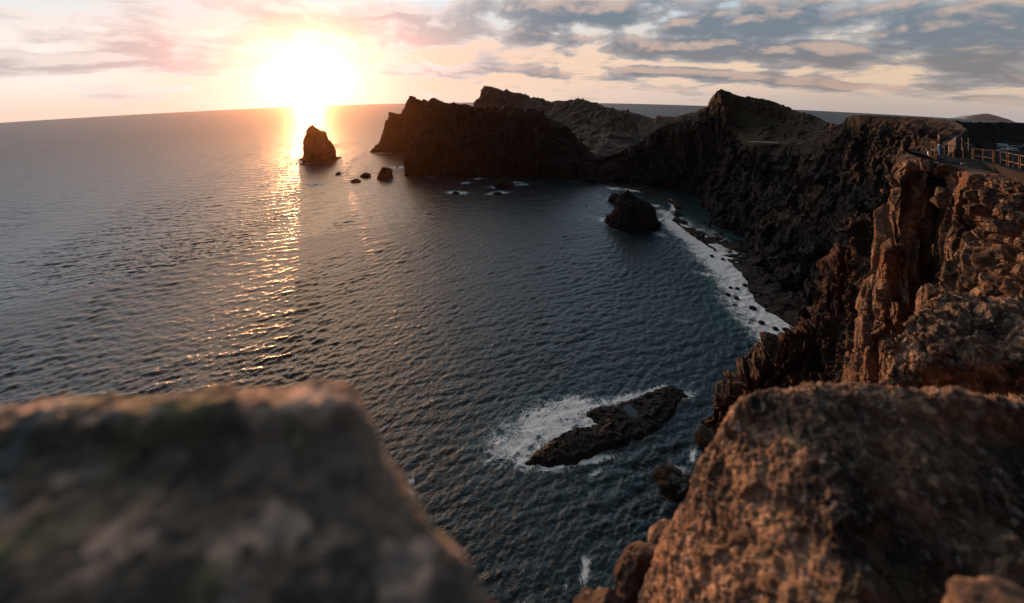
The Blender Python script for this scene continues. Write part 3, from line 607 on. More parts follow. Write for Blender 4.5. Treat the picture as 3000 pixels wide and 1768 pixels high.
sea_rock('sea_rock', [(1030, 534), (1034, 529), (1038, 525)], [(1056, 532), (1052, 528), (1040, 524.5)], 'flat split rock nearest the camera in the small rock group', seed=12, amp=.25, mat=M_WET)
sea_rock('sea_rock', [(920, 543), (922, 541)], [(929, 543), (926, 541)], 'tiny rock tip awash in a ring of foam in the glitter', seed=13, amp=.2, mat=M_WET)
sea_rock('sea_rock', [(1159, 490.5), (1161, 488)], [(1168, 490.5), (1166, 488)], 'tiny rock tip in foam between blunt rock and headland', seed=14, amp=.2, mat=M_WET)
sea_rock('sea_rock', [(1183, 516), (1186, 511)], [(1196, 515), (1192, 511)], 'small round rock at the left foot of the dark headland', seed=15, amp=.2, mat=M_WET)
sea_rock('sea_rock', [(1324, 569), (1330, 563)], [(1345, 568), (1338, 562)], 'small rock in white foam in front of the dark headland', seed=16, amp=.25, mat=M_WET)
sea_rock('sea_rock', [(1446, 569), (1452, 564)], [(1472, 568), (1462, 564)], 'flat rock rimmed with foam, right one of two before the dark headland', seed=17, amp=.25, mat=M_WET)
sea_rock('sea_rock', [(1450, 548), (1456, 538), (1470, 525)], [(1492, 548), (1488, 536), (1478, 525)], 'dark rock hump against the base of the dark headland', seed=18, amp=.2, mat=M_WET)
sea_rock('rock_islet', [(1780, 658), (1785, 640), (1795, 622), (1805, 606), (1807, 588), (1818, 568), (1838, 558)], [(1928, 660), (1919, 636), (1912, 605), (1895, 592), (1865, 578), (1850, 565), (1842, 557)], 'large black rock islet close to the beach', deep=.75, seed=19, amp=.08, mat=M_CLIFF, cat='islet', res=(110, 120))
sea_rock('sea_rock', [(1782, 588), (1790, 577), (1798, 568)], [(1822, 590), (1818, 575), (1804, 567)], 'black side rock leaning on the far side of the rock islet', seed=20, amp=.18, mat=M_WET)
sea_rock('sea_rock', [(2118, 1162), (2124, 1140), (2136, 1132)], [(2180, 1165), (2172, 1140), (2150, 1130)], 'black rock at the foot of the spur with foam behind it', seed=22, amp=.15, mat=M_WET)
# reef of flat rock
def reef(name, poly, h, label, seed, step=.4, mat=M_WET, org=None, bumps=None):
    Q = np.array([at(px, py, W)[:2] for px, py in poly]); lo_, hi_ = Q.min(0) - 2, Q.max(0) + 2
    xs, ys = np.arange(lo_[0], hi_[0], step), np.arange(lo_[1], hi_[1], step)
    X, Y = np.meshgrid(xs, ys, indexing='ij'); p = np.stack([X.ravel(), Y.ravel()], 1)
    d = np.full(len(p), 1e9); ins = np.zeros(len(p), bool)
    for i in range(len(Q)):
        a, b_ = Q[i], Q[(i + 1) % len(Q)]; ab = b_ - a; t_ = np.clip(((p - a) @ ab) / (ab @ ab), 0, 1)
        d = np.minimum(d, np.linalg.norm(p - (a + t_[:, None] * ab), axis=1))
        cnd = (a[1] > p[:, 1]) != (b_[1] > p[:, 1]); ins ^= cnd & (p[:, 0] < (b_[0] - a[0]) * (p[:, 1] - a[1]) / (b_[1] - a[1] + 1e-12) + a[0])
    sd_ = np.where(ins, d, -d); P3 = np.stack([p[:, 0], p[:, 1], p[:, 0] * 0], 1)
    sd_ = sd_ + fbm(P3 / 5, 4, seed) * 1.6
    z = h * sstep(-.4, 1.8, sd_) * (.62 + .5 * fbm(P3 / 9, 4, seed + 2) + .38 * sstep(2, 6, sd_)) + (.6 * facet(P3 / 3.2 + .4, seed + 6, 1.8) + .35 * facet(P3 / 1.3, seed + 7, 1.8) + .4 * fbm(P3 / 2.2, 5, seed + 4)) * sstep(-1, 1.5, sd_) - 2.2 * sstep(.3, -2.5, sd_) 
    if bumps:
        for (px, py, r_, dz) in bumps:
            c_ = at(px, py, W)[:2]; g = np.exp(-((p - c_) ** 2).sum(1) / r_ ** 2); z = z * (1 - g * (dz < 0)) + (dz * g if dz > 0 else .55 * g)
    zz = sea_z(p[:, 0], p[:, 1]) + z
    f = grid_faces(len(xs), len(ys))[:, ::-1]; keep = (sd_[f] > -2.6).any(1); f = f[keep]
    used = np.unique(f); mp = np.zeros(len(p), int); mp[used] = np.arange(len(used))
    vv_ = np.stack([p[:, 0], p[:, 1], zz], 1)[used]
    a = vv_[mp[f]]; 
    if np.cross(a[0, 1] - a[0, 0], a[0, 2] - a[0, 0])[2] < 0: f = f[:, ::-1]
    c0 = Q.mean(0); return tag(mesh_np(name, vv_, mp[f], mat, smooth=False, origin=np.array([c0[0], c0[1], float(sea_z(*c0))])), label, 'reef')
rf = reef('reef', [(1543, 1360), (1560, 1335), (1600, 1300), (1640, 1275), (1690, 1255), (1745, 1242), (1720, 1222), (1715, 1205), (1735, 1195), (1800, 1190), (1870, 1168), (1920, 1140), (1960, 1133), (2000, 1138), (2022, 1162), (1985, 1185), (1985, 1215), (1930, 1260), (1880, 1290), (1800, 1320), (1700, 1355), (1620, 1368)], 1.7,
     'long flat black reef with surf breaking along its left side', 130, bumps=[(1850, 1213, 3.6, -1)])
pc = at(1850, 1214, W); th = np.linspace(0, 2 * math.pi, 48, endpoint=False)
rad = np.array([0, .6, 1.0])[:, None] * (1 + .25 * np.sin(th * 2 + .6) + .12 * np.sin(th * 5))
pool = np.stack([pc[0] - 1 + 4.6 * rad * np.cos(th), pc[1] + 3.4 * rad * np.sin(th), np.full(rad.shape, float(sea_z(pc[0], pc[1])) + .8)], -1)
M_POOL, nt_, b_ = new_mat('still_pool_water'); setc(nt_, b_, (.02, .03, .035), .25, .5); bump(nt_, b_, noise(nt_, coords(nt_), 2.0, 3), .02)
po = mesh_np('tide_pool', pool.reshape(-1, 3), grid_faces(3, 48, True)[:, ::-1], M_POOL, origin=np.array(rf.location)); po.location = (0, 0, 0); po.parent = rf
# stones in the surf below the bay cliff
rng = random.Random(5)
surf_spots = [(2140, 845), (2160, 848), (2133, 866), (2158, 876), (2118, 762), (2085, 752), (2150, 895), (2230, 948), (2272, 966), (2205, 905), (2182, 838), (2245, 912)]
def boulder_mesh(seed, sub=4, amp=.3, blocky=.5, sx=1, sy=1, sz=1):
    bm = bmesh.new(); bmesh.ops.create_icosphere(bm, subdivisions=sub, radius=1.0)
    P = np.array([v.co[:] for v in bm.verts]); f = np.array([[v.index for v in fc.verts] for fc in bm.faces]); bm.free()
    rng_ = np.random.RandomState(seed)
    nn = rng_.normal(size=(11, 3)); nn /= np.linalg.norm(nn, axis=1)[:, None]; dd = rng_.uniform(.62, .95, 11)
    r = np.ones(len(P))
    for n_, q in zip(nn, dd):
        c_ = P @ n_; r = np.where(c_ > .05, np.minimum(r, (1 - blocky) * 1 + blocky * q / np.maximum(c_, .05)), r)
    r = r * (1 + amp * .5 * fbm(P * 1.3 + seed, 4, seed) + amp * .35 * fbm(P * 4 + seed, 4, seed + 1))
    return P * r[:, None] * np.array([sx, sy, sz]), f
for i, (px, py) in enumerate(surf_spots):
    p = at(px, py, W); v_, f_ = boulder_mesh(200 + i, 3, .35, .6, 1.2, 1, .75); s_ = rng.uniform(.6, 1.4) * (1.5 if i in (7, 9) else 1)
    tag(mesh_np('surf_stone', v_ * s_, f_, M_WET, local=True, smooth=False, origin=p + np.array([0, 0, .3])), 'black stone poking out of the white surf below the bay cliff', 'stone', 'stones in the surf')

# ---------------------------------------------------------------- boulders in the foreground
def boulder_net(name, rows_, nr, nc, mat, amp, lam, seed, label, pit=0.0, group=None):
    G = net(rows_, nr, nc, 1.0); k_ = 9
    for _ in range(2):
        G[k_:-k_, k_:-k_] = sum(G[k_ + a:G.shape[0] - k_ + a, k_ + b:G.shape[1] - k_ + b] for a in (-k_, 0, k_) for b in (-k_, 0, k_)) / 9
    P = G.reshape(-1, 3); N = outward(G, normals(G)).reshape(-1, 3)
    q = P / lam
    d = amp * (fbm(q, 6, seed, .55) + .5 * fbm(q * 2.2 + 5, 5, seed + 3, .55, ridge=True))
    if pit:
        w_ = np.stack([fbm(P / .3, 3, seed + 40 + s_) for s_ in range(3)], 1) * .35
        f1, f2, cid = worley(P / pit + w_, seed + 8)
        e1, e2, eid = worley(P / (pit * 2.6) + w_, seed + 18)
        d = d - pit * .30 * sstep(.55, .05, f1) * (cid > .45) - pit * .55 * sstep(.6, .1, e1) * (eid > .55) + pit * .18 * fbm(P / (pit * .5), 3, seed + 19)
    d = d + amp * (.7 * facet(q * 1.6 + 3, seed + 50, 1.6) + .45 * facet(q * 5 + 9, seed + 51, 1.8))
    G = (P + N * d[:, None]).reshape(nr, nc, 3)
    o0 = G.reshape(-1, 3).mean(0); o0[2] = G[..., 2].min()
    return tag(surf(name, G, mat, origin=o0, smooth=True), label, 'boulder', group)
boulder_net('boulder', [
    [(-500, 1500, 2.6), (-400, 1420, 2.4), (0, 1400, 2.3), (500, 1380, 2.3), (900, 1370, 2.2), (950, 1400, 2.1), (900, 1480, 2.2)],
    [(-450, 1240, 1.85), (-400, 1226, 1.75), (0, 1208, 1.72), (500, 1174, 1.72), (900, 1152, 1.72), (1000, 1165, 1.7), (960, 1260, 2.0)],
    [(-450, 1230, 1.62), (-400, 1216, 1.58), (0, 1194, 1.58), (500, 1160, 1.58), (900, 1140, 1.58), (1030, 1150, 1.58), (990, 1290, 1.95)],
    [(-470, 1270, 1.47), (-450, 1268, 1.46), (0, 1248, 1.425), (500, 1216, 1.425), (900, 1198, 1.43), (1085, 1205, 1.50), (1000, 1340, 1.92)],
    [(-550, 1340, 1.43), (-500, 1325, 1.43), (0, 1310, 1.41), (500, 1290, 1.41), (900, 1270, 1.42), (1130, 1275, 1.46), (1010, 1390, 1.9)],
    [(-650, 1480, 1.22), (-600, 1475, 1.26), (0, 1468, 1.26), (500, 1458, 1.26), (900, 1440, 1.28), (1205, 1430, 1.36), (1040, 1520, 1.75)],
    [(-750, 1620, 1.06), (-700, 1620, 1.15), (0, 1620, 1.14), (500, 1610, 1.14), (950, 1595, 1.16), (1335, 1590, 1.26), (1120, 1680, 1.6)],
    [(-800, 1800, .93), (-700, 1800, 1.04), (0, 1800, 1.03), (500, 1800, 1.03), (1000, 1790, 1.06), (1470, 1768, 1.17), (1220, 1850, 1.45)],
    [(-900, 2200, .78), (-800, 2200, .9), (0, 2200, .9), (500, 2200, .9), (1050, 2150, .93), (1600, 2080, 1.05), (1380, 2150, 1.3)],
    [(-900, 3200, .7), (-800, 3200, .7), (0, 3200, .7), (500, 3200, .7), (1100, 3100, .72), (1800, 2900, .85), (1500, 3000, 1.2)]],
    260, 300, M_BLUR, .024, .28, 301, 'large blurred boulder with a mottled brown top filling the lower left')
boulder_net('boulder', [
    [(2230, 1500, 7.6), (2230, 1420, 7.2), (2330, 1340, 7.0), (2560, 1330, 6.8), (2860, 1340, 6.4), (3250, 1400, 6.0)],
    [(2225, 1290, 5.9), (2200, 1205, 5.5), (2290, 1170, 5.4), (2560, 1158, 5.4), (2860, 1182, 5.1), (3220, 1250, 4.7)],
    [(2190, 1290, 5.6), (2165, 1186, 5.1), (2282, 1147, 5.0), (2560, 1141, 5.0), (2852, 1168, 4.7), (3210, 1232, 4.3)],
    [(2130, 1400, 5.8), (2068, 1330, 5.2), (2290, 1235, 4.72), (2570, 1240, 4.66), (2890, 1280, 4.6), (3250, 1320, 4.4)],
    [(2080, 1530, 5.9), (1996, 1470, 5.2), (2335, 1380, 4.26), (2590, 1400, 4.17), (2950, 1440, 4.12), (3300, 1490, 3.95)],
    [(2030, 1650, 5.9), (1932, 1590, 5.2), (2370, 1530, 3.90), (2620, 1570, 3.84), (3000, 1610, 3.75), (3350, 1650, 3.6)],
    [(1980, 1800, 5.9), (1882, 1768, 5.15), (2400, 1740, 3.56), (2660, 1790, 3.46), (3030, 1810, 3.4), (3400, 1850, 3.3)],
    [(1940, 2100, 5.8), (1840, 2080, 5.0), (2420, 2080, 3.2), (2700, 2150, 3.1), (3060, 2150, 3.05), (3450, 2150, 2.9)],
    [(1900, 2900, 5.4), (1800, 2900, 4.6), (2440, 2900, 3.0), (2700, 2900, 2.9), (3060, 2900, 2.8), (3450, 2900, 2.7)]],
    460, 520, M_BOULD, .055, .55, 311, 'large pitted boulder with a sunlit orange left side and dark flat top', pit=.075)
boulder_net('boulder', [
    [(2740, 1010, 14.5), (2790, 960, 14.5), (2850, 950, 14.5), (2950, 950, 14.3), (3160, 970, 13.5)],
    [(2715, 940, 12.9), (2762, 892, 13.0), (2830, 884, 13.0), (2920, 886, 12.8), (3160, 900, 12.2)],
    [(2690, 930, 12.0), (2740, 884, 12.5), (2820, 871, 12.5), (2920, 873, 12.4), (3160, 886, 12)],
    [(2640, 975, 11.6), (2690, 950, 11.6), (2800, 935, 11.4), (2920, 940, 11.2), (3180, 955, 10.8)],
    [(2622, 1010, 11.3), (2680, 1005, 11.2), (2790, 1000, 10.9), (2920, 1005, 10.7), (3200, 1015, 10)],
    [(2592, 1060, 11.6), (2650, 1062, 10.9), (2780, 1060, 10.5), (2920, 1068, 10.2), (3200, 1080, 9.9)],
    [(2588, 1150, 11.8), (2650, 1160, 11.0), (2780, 1170, 10.6), (2920, 1180, 10.3), (3200, 1190, 9.9)],
    [(2600, 1400, 12.0), (2650, 1400, 11.2), (2780, 1400, 10.8), (2920, 1400, 10.5), (3200, 1400, 9.9)]],
    260, 320, M_BOULD, .20, 1.1, 321, 'broad flat-topped boulder behind the pitted one, dark front with a sunlit left rim', pit=.26)
def rock_at(px, py, D, r, seed, label, mat=M_BOULD, group=None, s=(1, 1, .8), sub=5, amp=.3, blocky=.5, name='boulder', cat='boulder', sinkr=.25):
    v_, f_ = boulder_mesh(seed, sub, amp, blocky, *s); p = at(px, py, D)
    return tag(mesh_np(name, v_ * r, f_, mat, local=True, origin=p - np.array([0, 0, r * s[2] * sinkr])), label, cat, group)
rock_at(1890, 1700, 5.6, .46, 401, 'small dark rock with a lichened top left of the pitted boulder', M_NEAR, s=(1, .9, 1.0), sub=6, blocky=.8)
rock_at(1765, 1835, 5.2, .44, 402, 'low rounded rock with an orange rim at the bottom edge, leftmost of its cluster', M_NEAR, s=(1, 1, .9), sub=6, blocky=.8)
rock_at(3030, 1900, 2.3, .34, 403, 'sunlit rock just entering at the lower right corner', s=(1.2, .9, .7), sub=6)
rock_at(1965, 1585, 6.0, .30, 404, 'small jagged rock jutting left from the pitted boulder', s=(1.1, .9, .6), sub=5)
boulder_net('earth_ledge', [
    [(2840, 1290, 9), (2900, 1250, 9.3), (3000, 1230, 9), (3200, 1230, 8.5)],
    [(2820, 1210, 8.2), (2880, 1186, 8.5), (3000, 1160, 8.3), (3200, 1160, 8)],
    [(2820, 1240, 7.4), (2880, 1215, 7.4), (3000, 1215, 7.2), (3200, 1220, 7)],
    [(2820, 1330, 6.6), (2880, 1310, 6.5), (3000, 1300, 6.3), (3200, 1310, 6)],
    [(2820, 1600, 6.3), (2880, 1600, 6.2), (3000, 1600, 6.0), (3200, 1600, 5.7)]], 120, 120, M_BOULD, .16, .6, 331, 'patch of orange earth and stones between the two big boulders', pit=.15).update_tag()
C.objects['earth_ledge']['category'] = 'ledge'

# rounded boulders bedded in the upper right of the near cliff
CL = [(2896, 566, 26.0, .75, 'round boulder alone at the upper left of the pile below the railing'),
      (2924, 592, 25.5, .90, 'broad grey boulder below the two topmost stones of the pile'),
      (2984, 540, 26.3, .95, 'orange-lit flat boulder highest in the pile near the right edge'),
      (2978, 598, 24.6, 1.05, 'big pale boulder at the right edge of the pile under the flat orange one'),
      (2952, 622, 24.4, .95, 'slab-like boulder with a lit left face in the middle of the pile'),
      (2990, 645, 23.6, .95, 'boulder with a slanting orange face low at the right edge of the pile'),
      (2895, 592, 25.6, .62, 'small boulder tucked under the round one in the pile'),
      (2862, 612, 26.3, .85, 'upright boulder at the left end of the pile'),
      (2935, 668, 23.8, 1.05, 'large dull boulder lowest in the pile'),
      (2845, 570, 27.2, .70, 'small dark boulder between the pile and the cracked columns')]
for i, (px, py, D, r, lb) in enumerate(CL):
    rock_at(px, py, D - .05, r * .60, 420 + i, lb, M_NEAR, s=(1.2, 1, .9), sub=5, amp=.4, blocky=.95, sinkr=0)
for i, (px, py, D, r, lb) in enumerate([(2612, 522, 35.4, .62, 'rounded block balanced on the left corner tower of the near cliff'), (2622, 538, 35.2, .55, 'squat block under the balanced one on the corner tower'),
                                       (2760, 565, 30.0, .75, 'round stone wedged at the top of the dark cleft'), (2752, 592, 29.9, .8, 'stone below the wedged one beside the dark cleft'), (2590, 560, 35.6, .4, 'small knob on the left skyline of the near cliff')]):
    rock_at(px, py, D + .1, r * .62, 440 + i, lb, M_NEAR, s=(1.1, 1, .9), sub=4, amp=.4, blocky=.95, sinkr=0)
rock_at(2823, 481, 31.3, .16, 450, 'small pale stone lying below the railing', plain('pale_stone', (.42, .33, .24), .9, .1), s=(1.6, .7, .7), sub=3, name='stone', cat='stone', sinkr=0)
rock_at(2112, 265.5, 434, 1.1, 451, 'small pointed rock on the very tip of the pointed hill', M_CLIFF, s=(.7, .7, 1.5), sub=3, name='summit_rock', cat='rock', sinkr=0)

# dark shrubs clinging to the left side of the pitted boulder
M_LEAF = plain('shrub_leaf', (.012, .013, .009), .8, .15, n=.5, scale=30)
M_TWIG = plain('shrub_twig', (.05, .035, .025), .9, .1)
def tubes(name, paths, mat, parent=None, k=6, origin=None):
    Vv, Ff = [], []
    for pts, rad in paths:
        pts = np.array(pts, float); u = np.gradient(pts, axis=0); u /= np.linalg.norm(u, axis=1)[:, None]
        a = np.cross(u, [0.31, .17, .94]); a /= np.linalg.norm(a, axis=1)[:, None]; b_ = np.cross(u, a); th = np.linspace(0, 2 * math.pi, k, endpoint=False)
        rr = np.broadcast_to(np.asarray(rad, float), (len(pts),))
        ring = pts[:, None] + rr[:, None, None] * (np.cos(th)[None, :, None] * a[:, None] + np.sin(th)[None, :, None] * b_[:, None])
        o_ = sum(len(x) for x in Vv); Vv.append(ring.reshape(-1, 3)); Ff.append(grid_faces(len(pts), k, True) + o_)
    return mesh_np(name, np.concatenate(Vv), np.concatenate(Ff), mat, parent, origin=origin)
def shrub(px, py, D, r, seed, label):
    p = at(px, py, D); root = thing('shrub', p, label, 'shrub')
    rg_ = np.random.RandomState(seed); n = 1500
    dirs = rg_.normal(size=(n, 3)); dirs[:, 2] = np.abs(dirs[:, 2]) * .7 - .1; dirs[:, 0] -= .4; dirs /= np.linalg.norm(dirs, axis=1)[:, None]
    lump = 1 + .35 * fbm(dirs * 2.2, 3, seed)
    c_ = dirs * (r * lump * rg_.uniform(.35, 1, n) ** .6)[:, None]
    a = rg_.normal(size=(n, 3)); a /= np.linalg.norm(a, axis=1)[:, None]; b_ = np.cross(a, dirs); b_ /= np.maximum(np.linalg.norm(b_, axis=1)[:, None], 1e-6)
    L_ = (r * rg_.uniform(.05, .11, n))[:, None]
    q = np.stack([c_ - a * L_, c_ + b_ * L_ * .45, c_ + a * L_, c_ - b_ * L_ * .45], 1).reshape(-1, 3)
    mesh_np('foliage', q, np.arange(4 * n).reshape(-1, 4), M_LEAF, root)
    tubes('stem', [(np.linspace([0.15 * r, 0.05 * r, -.25 * r], d_ * r * .8, 6) + rg_.normal(size=(6, 3)) * .02 * r, np.linspace(.03, .008, 6) * r) for d_ in dirs[:14]], M_TWIG, root)
shrub(2075, 1300, 5.5, .20, 3, 'dark shrub high on the left edge of the pitted boulder')
shrub(1975, 1430, 5.6, .27, 4, 'bushy dark shrub lower on the left edge of the pitted boulder')

# ---------------------------------------------------------------- railing on the terrace
M_RAIL = plain('rusty_timber', (.13, .08, .055), .75, .2, n=.35, scale=5)
M_GALV = plain('grey_steel', (.16, .15, .15), .5, .4, metal=.6)
def box_bm(bm, c_, s_, rz=0.0, bev=0.0):
    r = bmesh.ops.create_cube(bm, size=1.0); vs = r['verts']
    for v in vs:
        x, y, z = v.co.x * s_[0], v.co.y * s_[1], v.co.z * s_[2]
        v.co = (c_[0] + x * math.cos(rz) - y * math.sin(rz), c_[1] + x * math.sin(rz) + y * math.cos(rz), c_[2] + z)
def bm_obj(name, bm, mat, parent=None, bev=0.0, loc=None, smooth=False):
    if bev: bmesh.ops.bevel(bm, geom=bm.edges[:], offset=bev, segments=2, affect='EDGES')
    me = bpy.data.meshes.new(name); bm.normal_update(); bm.to_mesh(me); bm.free()
    if smooth: me.polygons.foreach_set('use_smooth', [True] * len(me.polygons))
    if mat: me.materials.append(mat)
    o = bpy.data.objects.new(name, me); C.objects.link(o)
    if parent: o.parent = parent
    if loc is not None: o.location = loc
    return o
def beam(name, a, b_, w, h, mat, parent):
    a, b_ = np.array(a), np.array(b_); d = b_ - a; L = np.linalg.norm(d); u = d / L; s = np.cross(u, [0, 0, 1] if abs(u[2]) < .99 else [0, 1, 0]); s /= np.linalg.norm(s); t = np.cross(s, u)
    v_ = [];
    for e in (a, b_):
        for (i, j) in ((-1, -1), (1, -1), (1, 1), (-1, 1)): v_.append(e + s * i * w / 2 + t * j * h / 2)
    f_ = [(0, 1, 2, 3), (7, 6, 5, 4), (0, 4, 5, 1), (1, 5, 6, 2), (2, 6, 7, 3), (3, 7, 4, 0)]
    return mesh_np(name, v_, f_, mat, parent, smooth=False)
HF = 1.12
posts = [  # px, py of the foot, height in photo pixels, doubled?
    (2728.4, 452.8, 38.2, 0), (2740.8, 459.3, 39, 1), (2766.5, 461.7, 37.3, 0), (2793, 463.4, 36.6, 1), (2821.5, 467.4, 36.5, 0), (2850, 470.6, 36.6, 1), (2880, 475.5, 38, 0), (2910.5, 480.3, 39.6, 1), (2931, 483.6, 39.8, 0), (2952.3, 490, 43, 1), (2969, 495, 44.2, 0), (2987.5, 499.5, 45, 1), (3010, 506, 47, 0), (3035, 513, 49, 1)]
foot = []
for px, py, hp, dbl in posts: foot.append(at(px, py, HF * FPX / hp))
rail = thing('railing', foot[0], 'rust-brown two-bar railing along the edge of the cliff terrace', 'railing')
F0 = foot[0]
for (px, py, hp, dbl), p in zip(posts, foot):
    q = p - F0
    for off in ((-.065, .065) if dbl else (0,)):
        w_ = .038
        beam('post', q + np.array([off, 0, -.25]), q + np.array([off, 0, HF + .02]), w_, w_, M_RAIL, rail)
for frac, nm, h_ in ((1.0, 'top_rail', .06), (.44, 'middle_rail', .085)):
    for i in range(len(foot) - 1):
        a, b_ = foot[i] - F0, foot[i + 1] - F0; y_ = np.array([-.02, -.055, HF * frac - .03])
        beam(nm, a + y_, b_ + y_, .045, h_ * .8, M_RAIL, rail)
# the small marker at the railing's end
mk = at(2719.5, 453, 33.2); mroot = thing('marker', mk, 'little white and yellow marker by the end post of the railing', 'marker')
bm = bmesh.new(); box_bm(bm, (0, 0, .12), (.10, .10, .28)); bm_obj('white_cap', bm, plain('white_paint', (.75, .74, .72), .6), mroot, .015)
beam('yellow_bar', np.array([.04, -.03, -.05]), np.array([.42, -.12, -.28]), .08, .10, plain('yellow_paint', (.55, .32, .05), .6), mroot)
# grey fence panel behind, seen nearly end on
gp = [(2783, 442.5, 28.5, 40), (2786.5, 440.5, 28.8, 41), (2789.8, 438, 29, 42), (2793, 435, 29, 43), (2796, 432.5, 29, 44), (2799, 429.5, 29, 45)]
gf = [at(px, py, D) for px, py, _, D in gp]; g0_ = gf[0]
pan = thing('fence_panel', g0_, 'grey steel fence panel standing end-on behind the railing', 'fence')
for (px, py, hp, D), p in zip(gp, gf): beam('post', p - g0_ - np.array([0, 0, .3]), p - g0_ + np.array([0, 0, hp * D / FPX]), .03, .03, M_GALV, pan)
for fr in (.98, .5):
    for i in range(5): beam('rail', gf[i] - g0_ + np.array([.01, 0, gp[i][2] * gp[i][3] / FPX * fr]), gf[i + 1] - g0_ + np.array([.01, 0, gp[i + 1][2] * gp[i + 1][3] / FPX * fr]), .04, .04, M_GALV, pan)
for px, y0, y1, lb in ((2818, 403, 432, 'thin bare pole behind the railing, left of the pair'), (2837, 404, 433, 'thin bare pole behind the railing, right of the pair')):
    p = at(px, y1, 52); tag(tubes('pole', [(np.array([[0, 0, -.4], [0, 0, .6], [0, 0, 1.31]]), .03)], M_GALV), lb, 'pole').location = p
p = at(2779, 424, 46); sroot = thing('sign_post', p, 'small white plate on a short post behind the person', 'sign')
beam('post', np.array([0, 0, -1.6]), np.array([0, 0, .1]), .04, .04, M_GALV, sroot)
bm = bmesh.new(); box_bm(bm, (0, -.03, .14), (.09, .02, .22)); bm_obj('plate', bm, plain('plate_white', (.75, .75, .75), .6), sroot)

# ---------------------------------------------------------------- the person at the railing
def skin(name, joints, edges, mat, parent, lv=2, root=0):
    me = bpy.data.meshes.new(name); me.from_pydata([j[0] for j in joints], edges, []); me.materials.append(mat)
    o = bpy.data.objects.new(name, me); C.objects.link(o); o.parent = parent
    sk = o.modifiers.new('skin', 'SKIN'); sk.use_smooth_shade = True
    for i, j in enumerate(joints):
        v = me.skin_vertices[0].data[i]; v.radius = (j[1], j[1] if len(j) < 3 else j[2]); v.use_root = (i == root)
    ss = o.modifiers.new('sub', 'SUBSURF'); ss.levels = lv; ss.render_levels = lv
    return o
M_SKIN = plain('skin', (.42, .25, .17), .55, .3, n=.06); M_HAIR = plain('dark_hair', (.018, .013, .010), .6, .3)
M_JACK = plain('black_jacket', (.014, .014, .016), .85, .2); M_JEAN = plain('blue_jeans', (.055, .13, .27), .9, .15, n=.3, scale=20); M_SHOE = plain('dark_shoes', (.02, .018, .018), .7)
pf = at(2752.5, 456.2, 32.6)
per = thing('person', pf, 'person in a black jacket and blue jeans standing at the railing, facing the sun', 'person', rz=R_(62))   # faces -x locally rotated below
# local frame: +y is where the person faces
J = [((0, 0, .95), .10, .085), ((0, .0, 1.15), .115, .085), ((0, -.01, 1.35), .125, .085), ((0, 0, 1.46), .06, .055), ((0, .015, 1.53), .048), ((0, .02, 1.60), .085, .095), ((0, .01, 1.70), .075, .085),
     ((.17, -.01, 1.40), .052), ((.23, .02, 1.14), .042), ((.17, .22, 1.08), .034), ((.13, .29, 1.10), .030), ((-.17, -.01, 1.40), .052), ((-.23, .02, 1.14), .042), ((-.15, .22, 1.08), .034), ((-.11, .29, 1.10), .030),
     ((.09, 0, .86), .085), ((.10, .02, .48), .06), ((.10, -.02, .09), .042), ((.10, .12, .04), .035), ((-.09, 0, .86), .085), ((-.10, .02, .48), .06), ((-.11, -.02, .09), .042), ((-.12, .12, .04), .035)]
E = [(0, 1), (1, 2), (2, 3), (3, 4), (4, 5), (5, 6), (2, 7), (7, 8), (8, 9), (9, 10), (2, 11), (11, 12), (12, 13), (13, 14), (0, 15), (15, 16), (16, 17), (17, 18), (0, 19), (19, 20), (20, 21), (21, 22)]
nf = len(J)
for sx, wrist in ((1, 10), (-1, 14)):                # five fingers and the thumb's side
    bx = J[wrist][0]
    for k_, (dx, L_) in enumerate(((-.022, .06), (-.008, .075), (.007, .07), (.021, .055))):
        J.append(((bx[0] + dx, bx[1] + .05, bx[2]), .009)); J.append(((bx[0] + dx, bx[1] + .05 + L_ * .6, bx[2] - .015), .008)); E += [(wrist, len(J) - 2), (len(J) - 2, len(J) - 1)]
    J.append(((bx[0] - sx * .035, bx[1] + .03, bx[2] + .012), .010)); E.append((wrist, len(J) - 1))
body = skin('body', J, E, M_SKIN, per)
skin('jacket', [((0, 0, .88), .155, .12), ((0, 0, 1.12), .15, .12), ((0, -.01, 1.34), .16, .12), ((0, 0, 1.45), .085, .08), ((.18, -.01, 1.40), .072), ((.235, .02, 1.14), .058), ((.175, .21, 1.08), .046), ((-.18, -.01, 1.40), .072), ((-.235, .02, 1.14), .058), ((-.155, .21, 1.08), .046)],
     [(0, 1), (1, 2), (2, 3), (2, 4), (4, 5), (5, 6), (2, 7), (7, 8), (8, 9)], M_JACK, per)
skin('jeans', [((0, 0, .92), .125, .10), ((.095, 0, .84), .098), ((.10, .02, .48), .078), ((.10, -.02, .09), .062), ((-.095, 0, .84), .098), ((-.10, .02, .48), .078), ((-.11, -.02, .09), .062)], [(0, 1), (1, 2), (2, 3), (0, 4), (4, 5), (5, 6)], M_JEAN, per)
for sx in (.10, -.115): skin('shoe', [((sx, -.05, .05), .05, .045), ((sx, .06, .045), .05, .04), ((sx, .17, .035), .04, .03)], [(0, 1), (1, 2)], M_SHOE, per, 2)
skin('hair', [((0, -.035, 1.60), .075), ((0, -.02, 1.70), .09), ((0, .01, 1.755), .07)], [(0, 1), (1, 2)], M_HAIR, per)

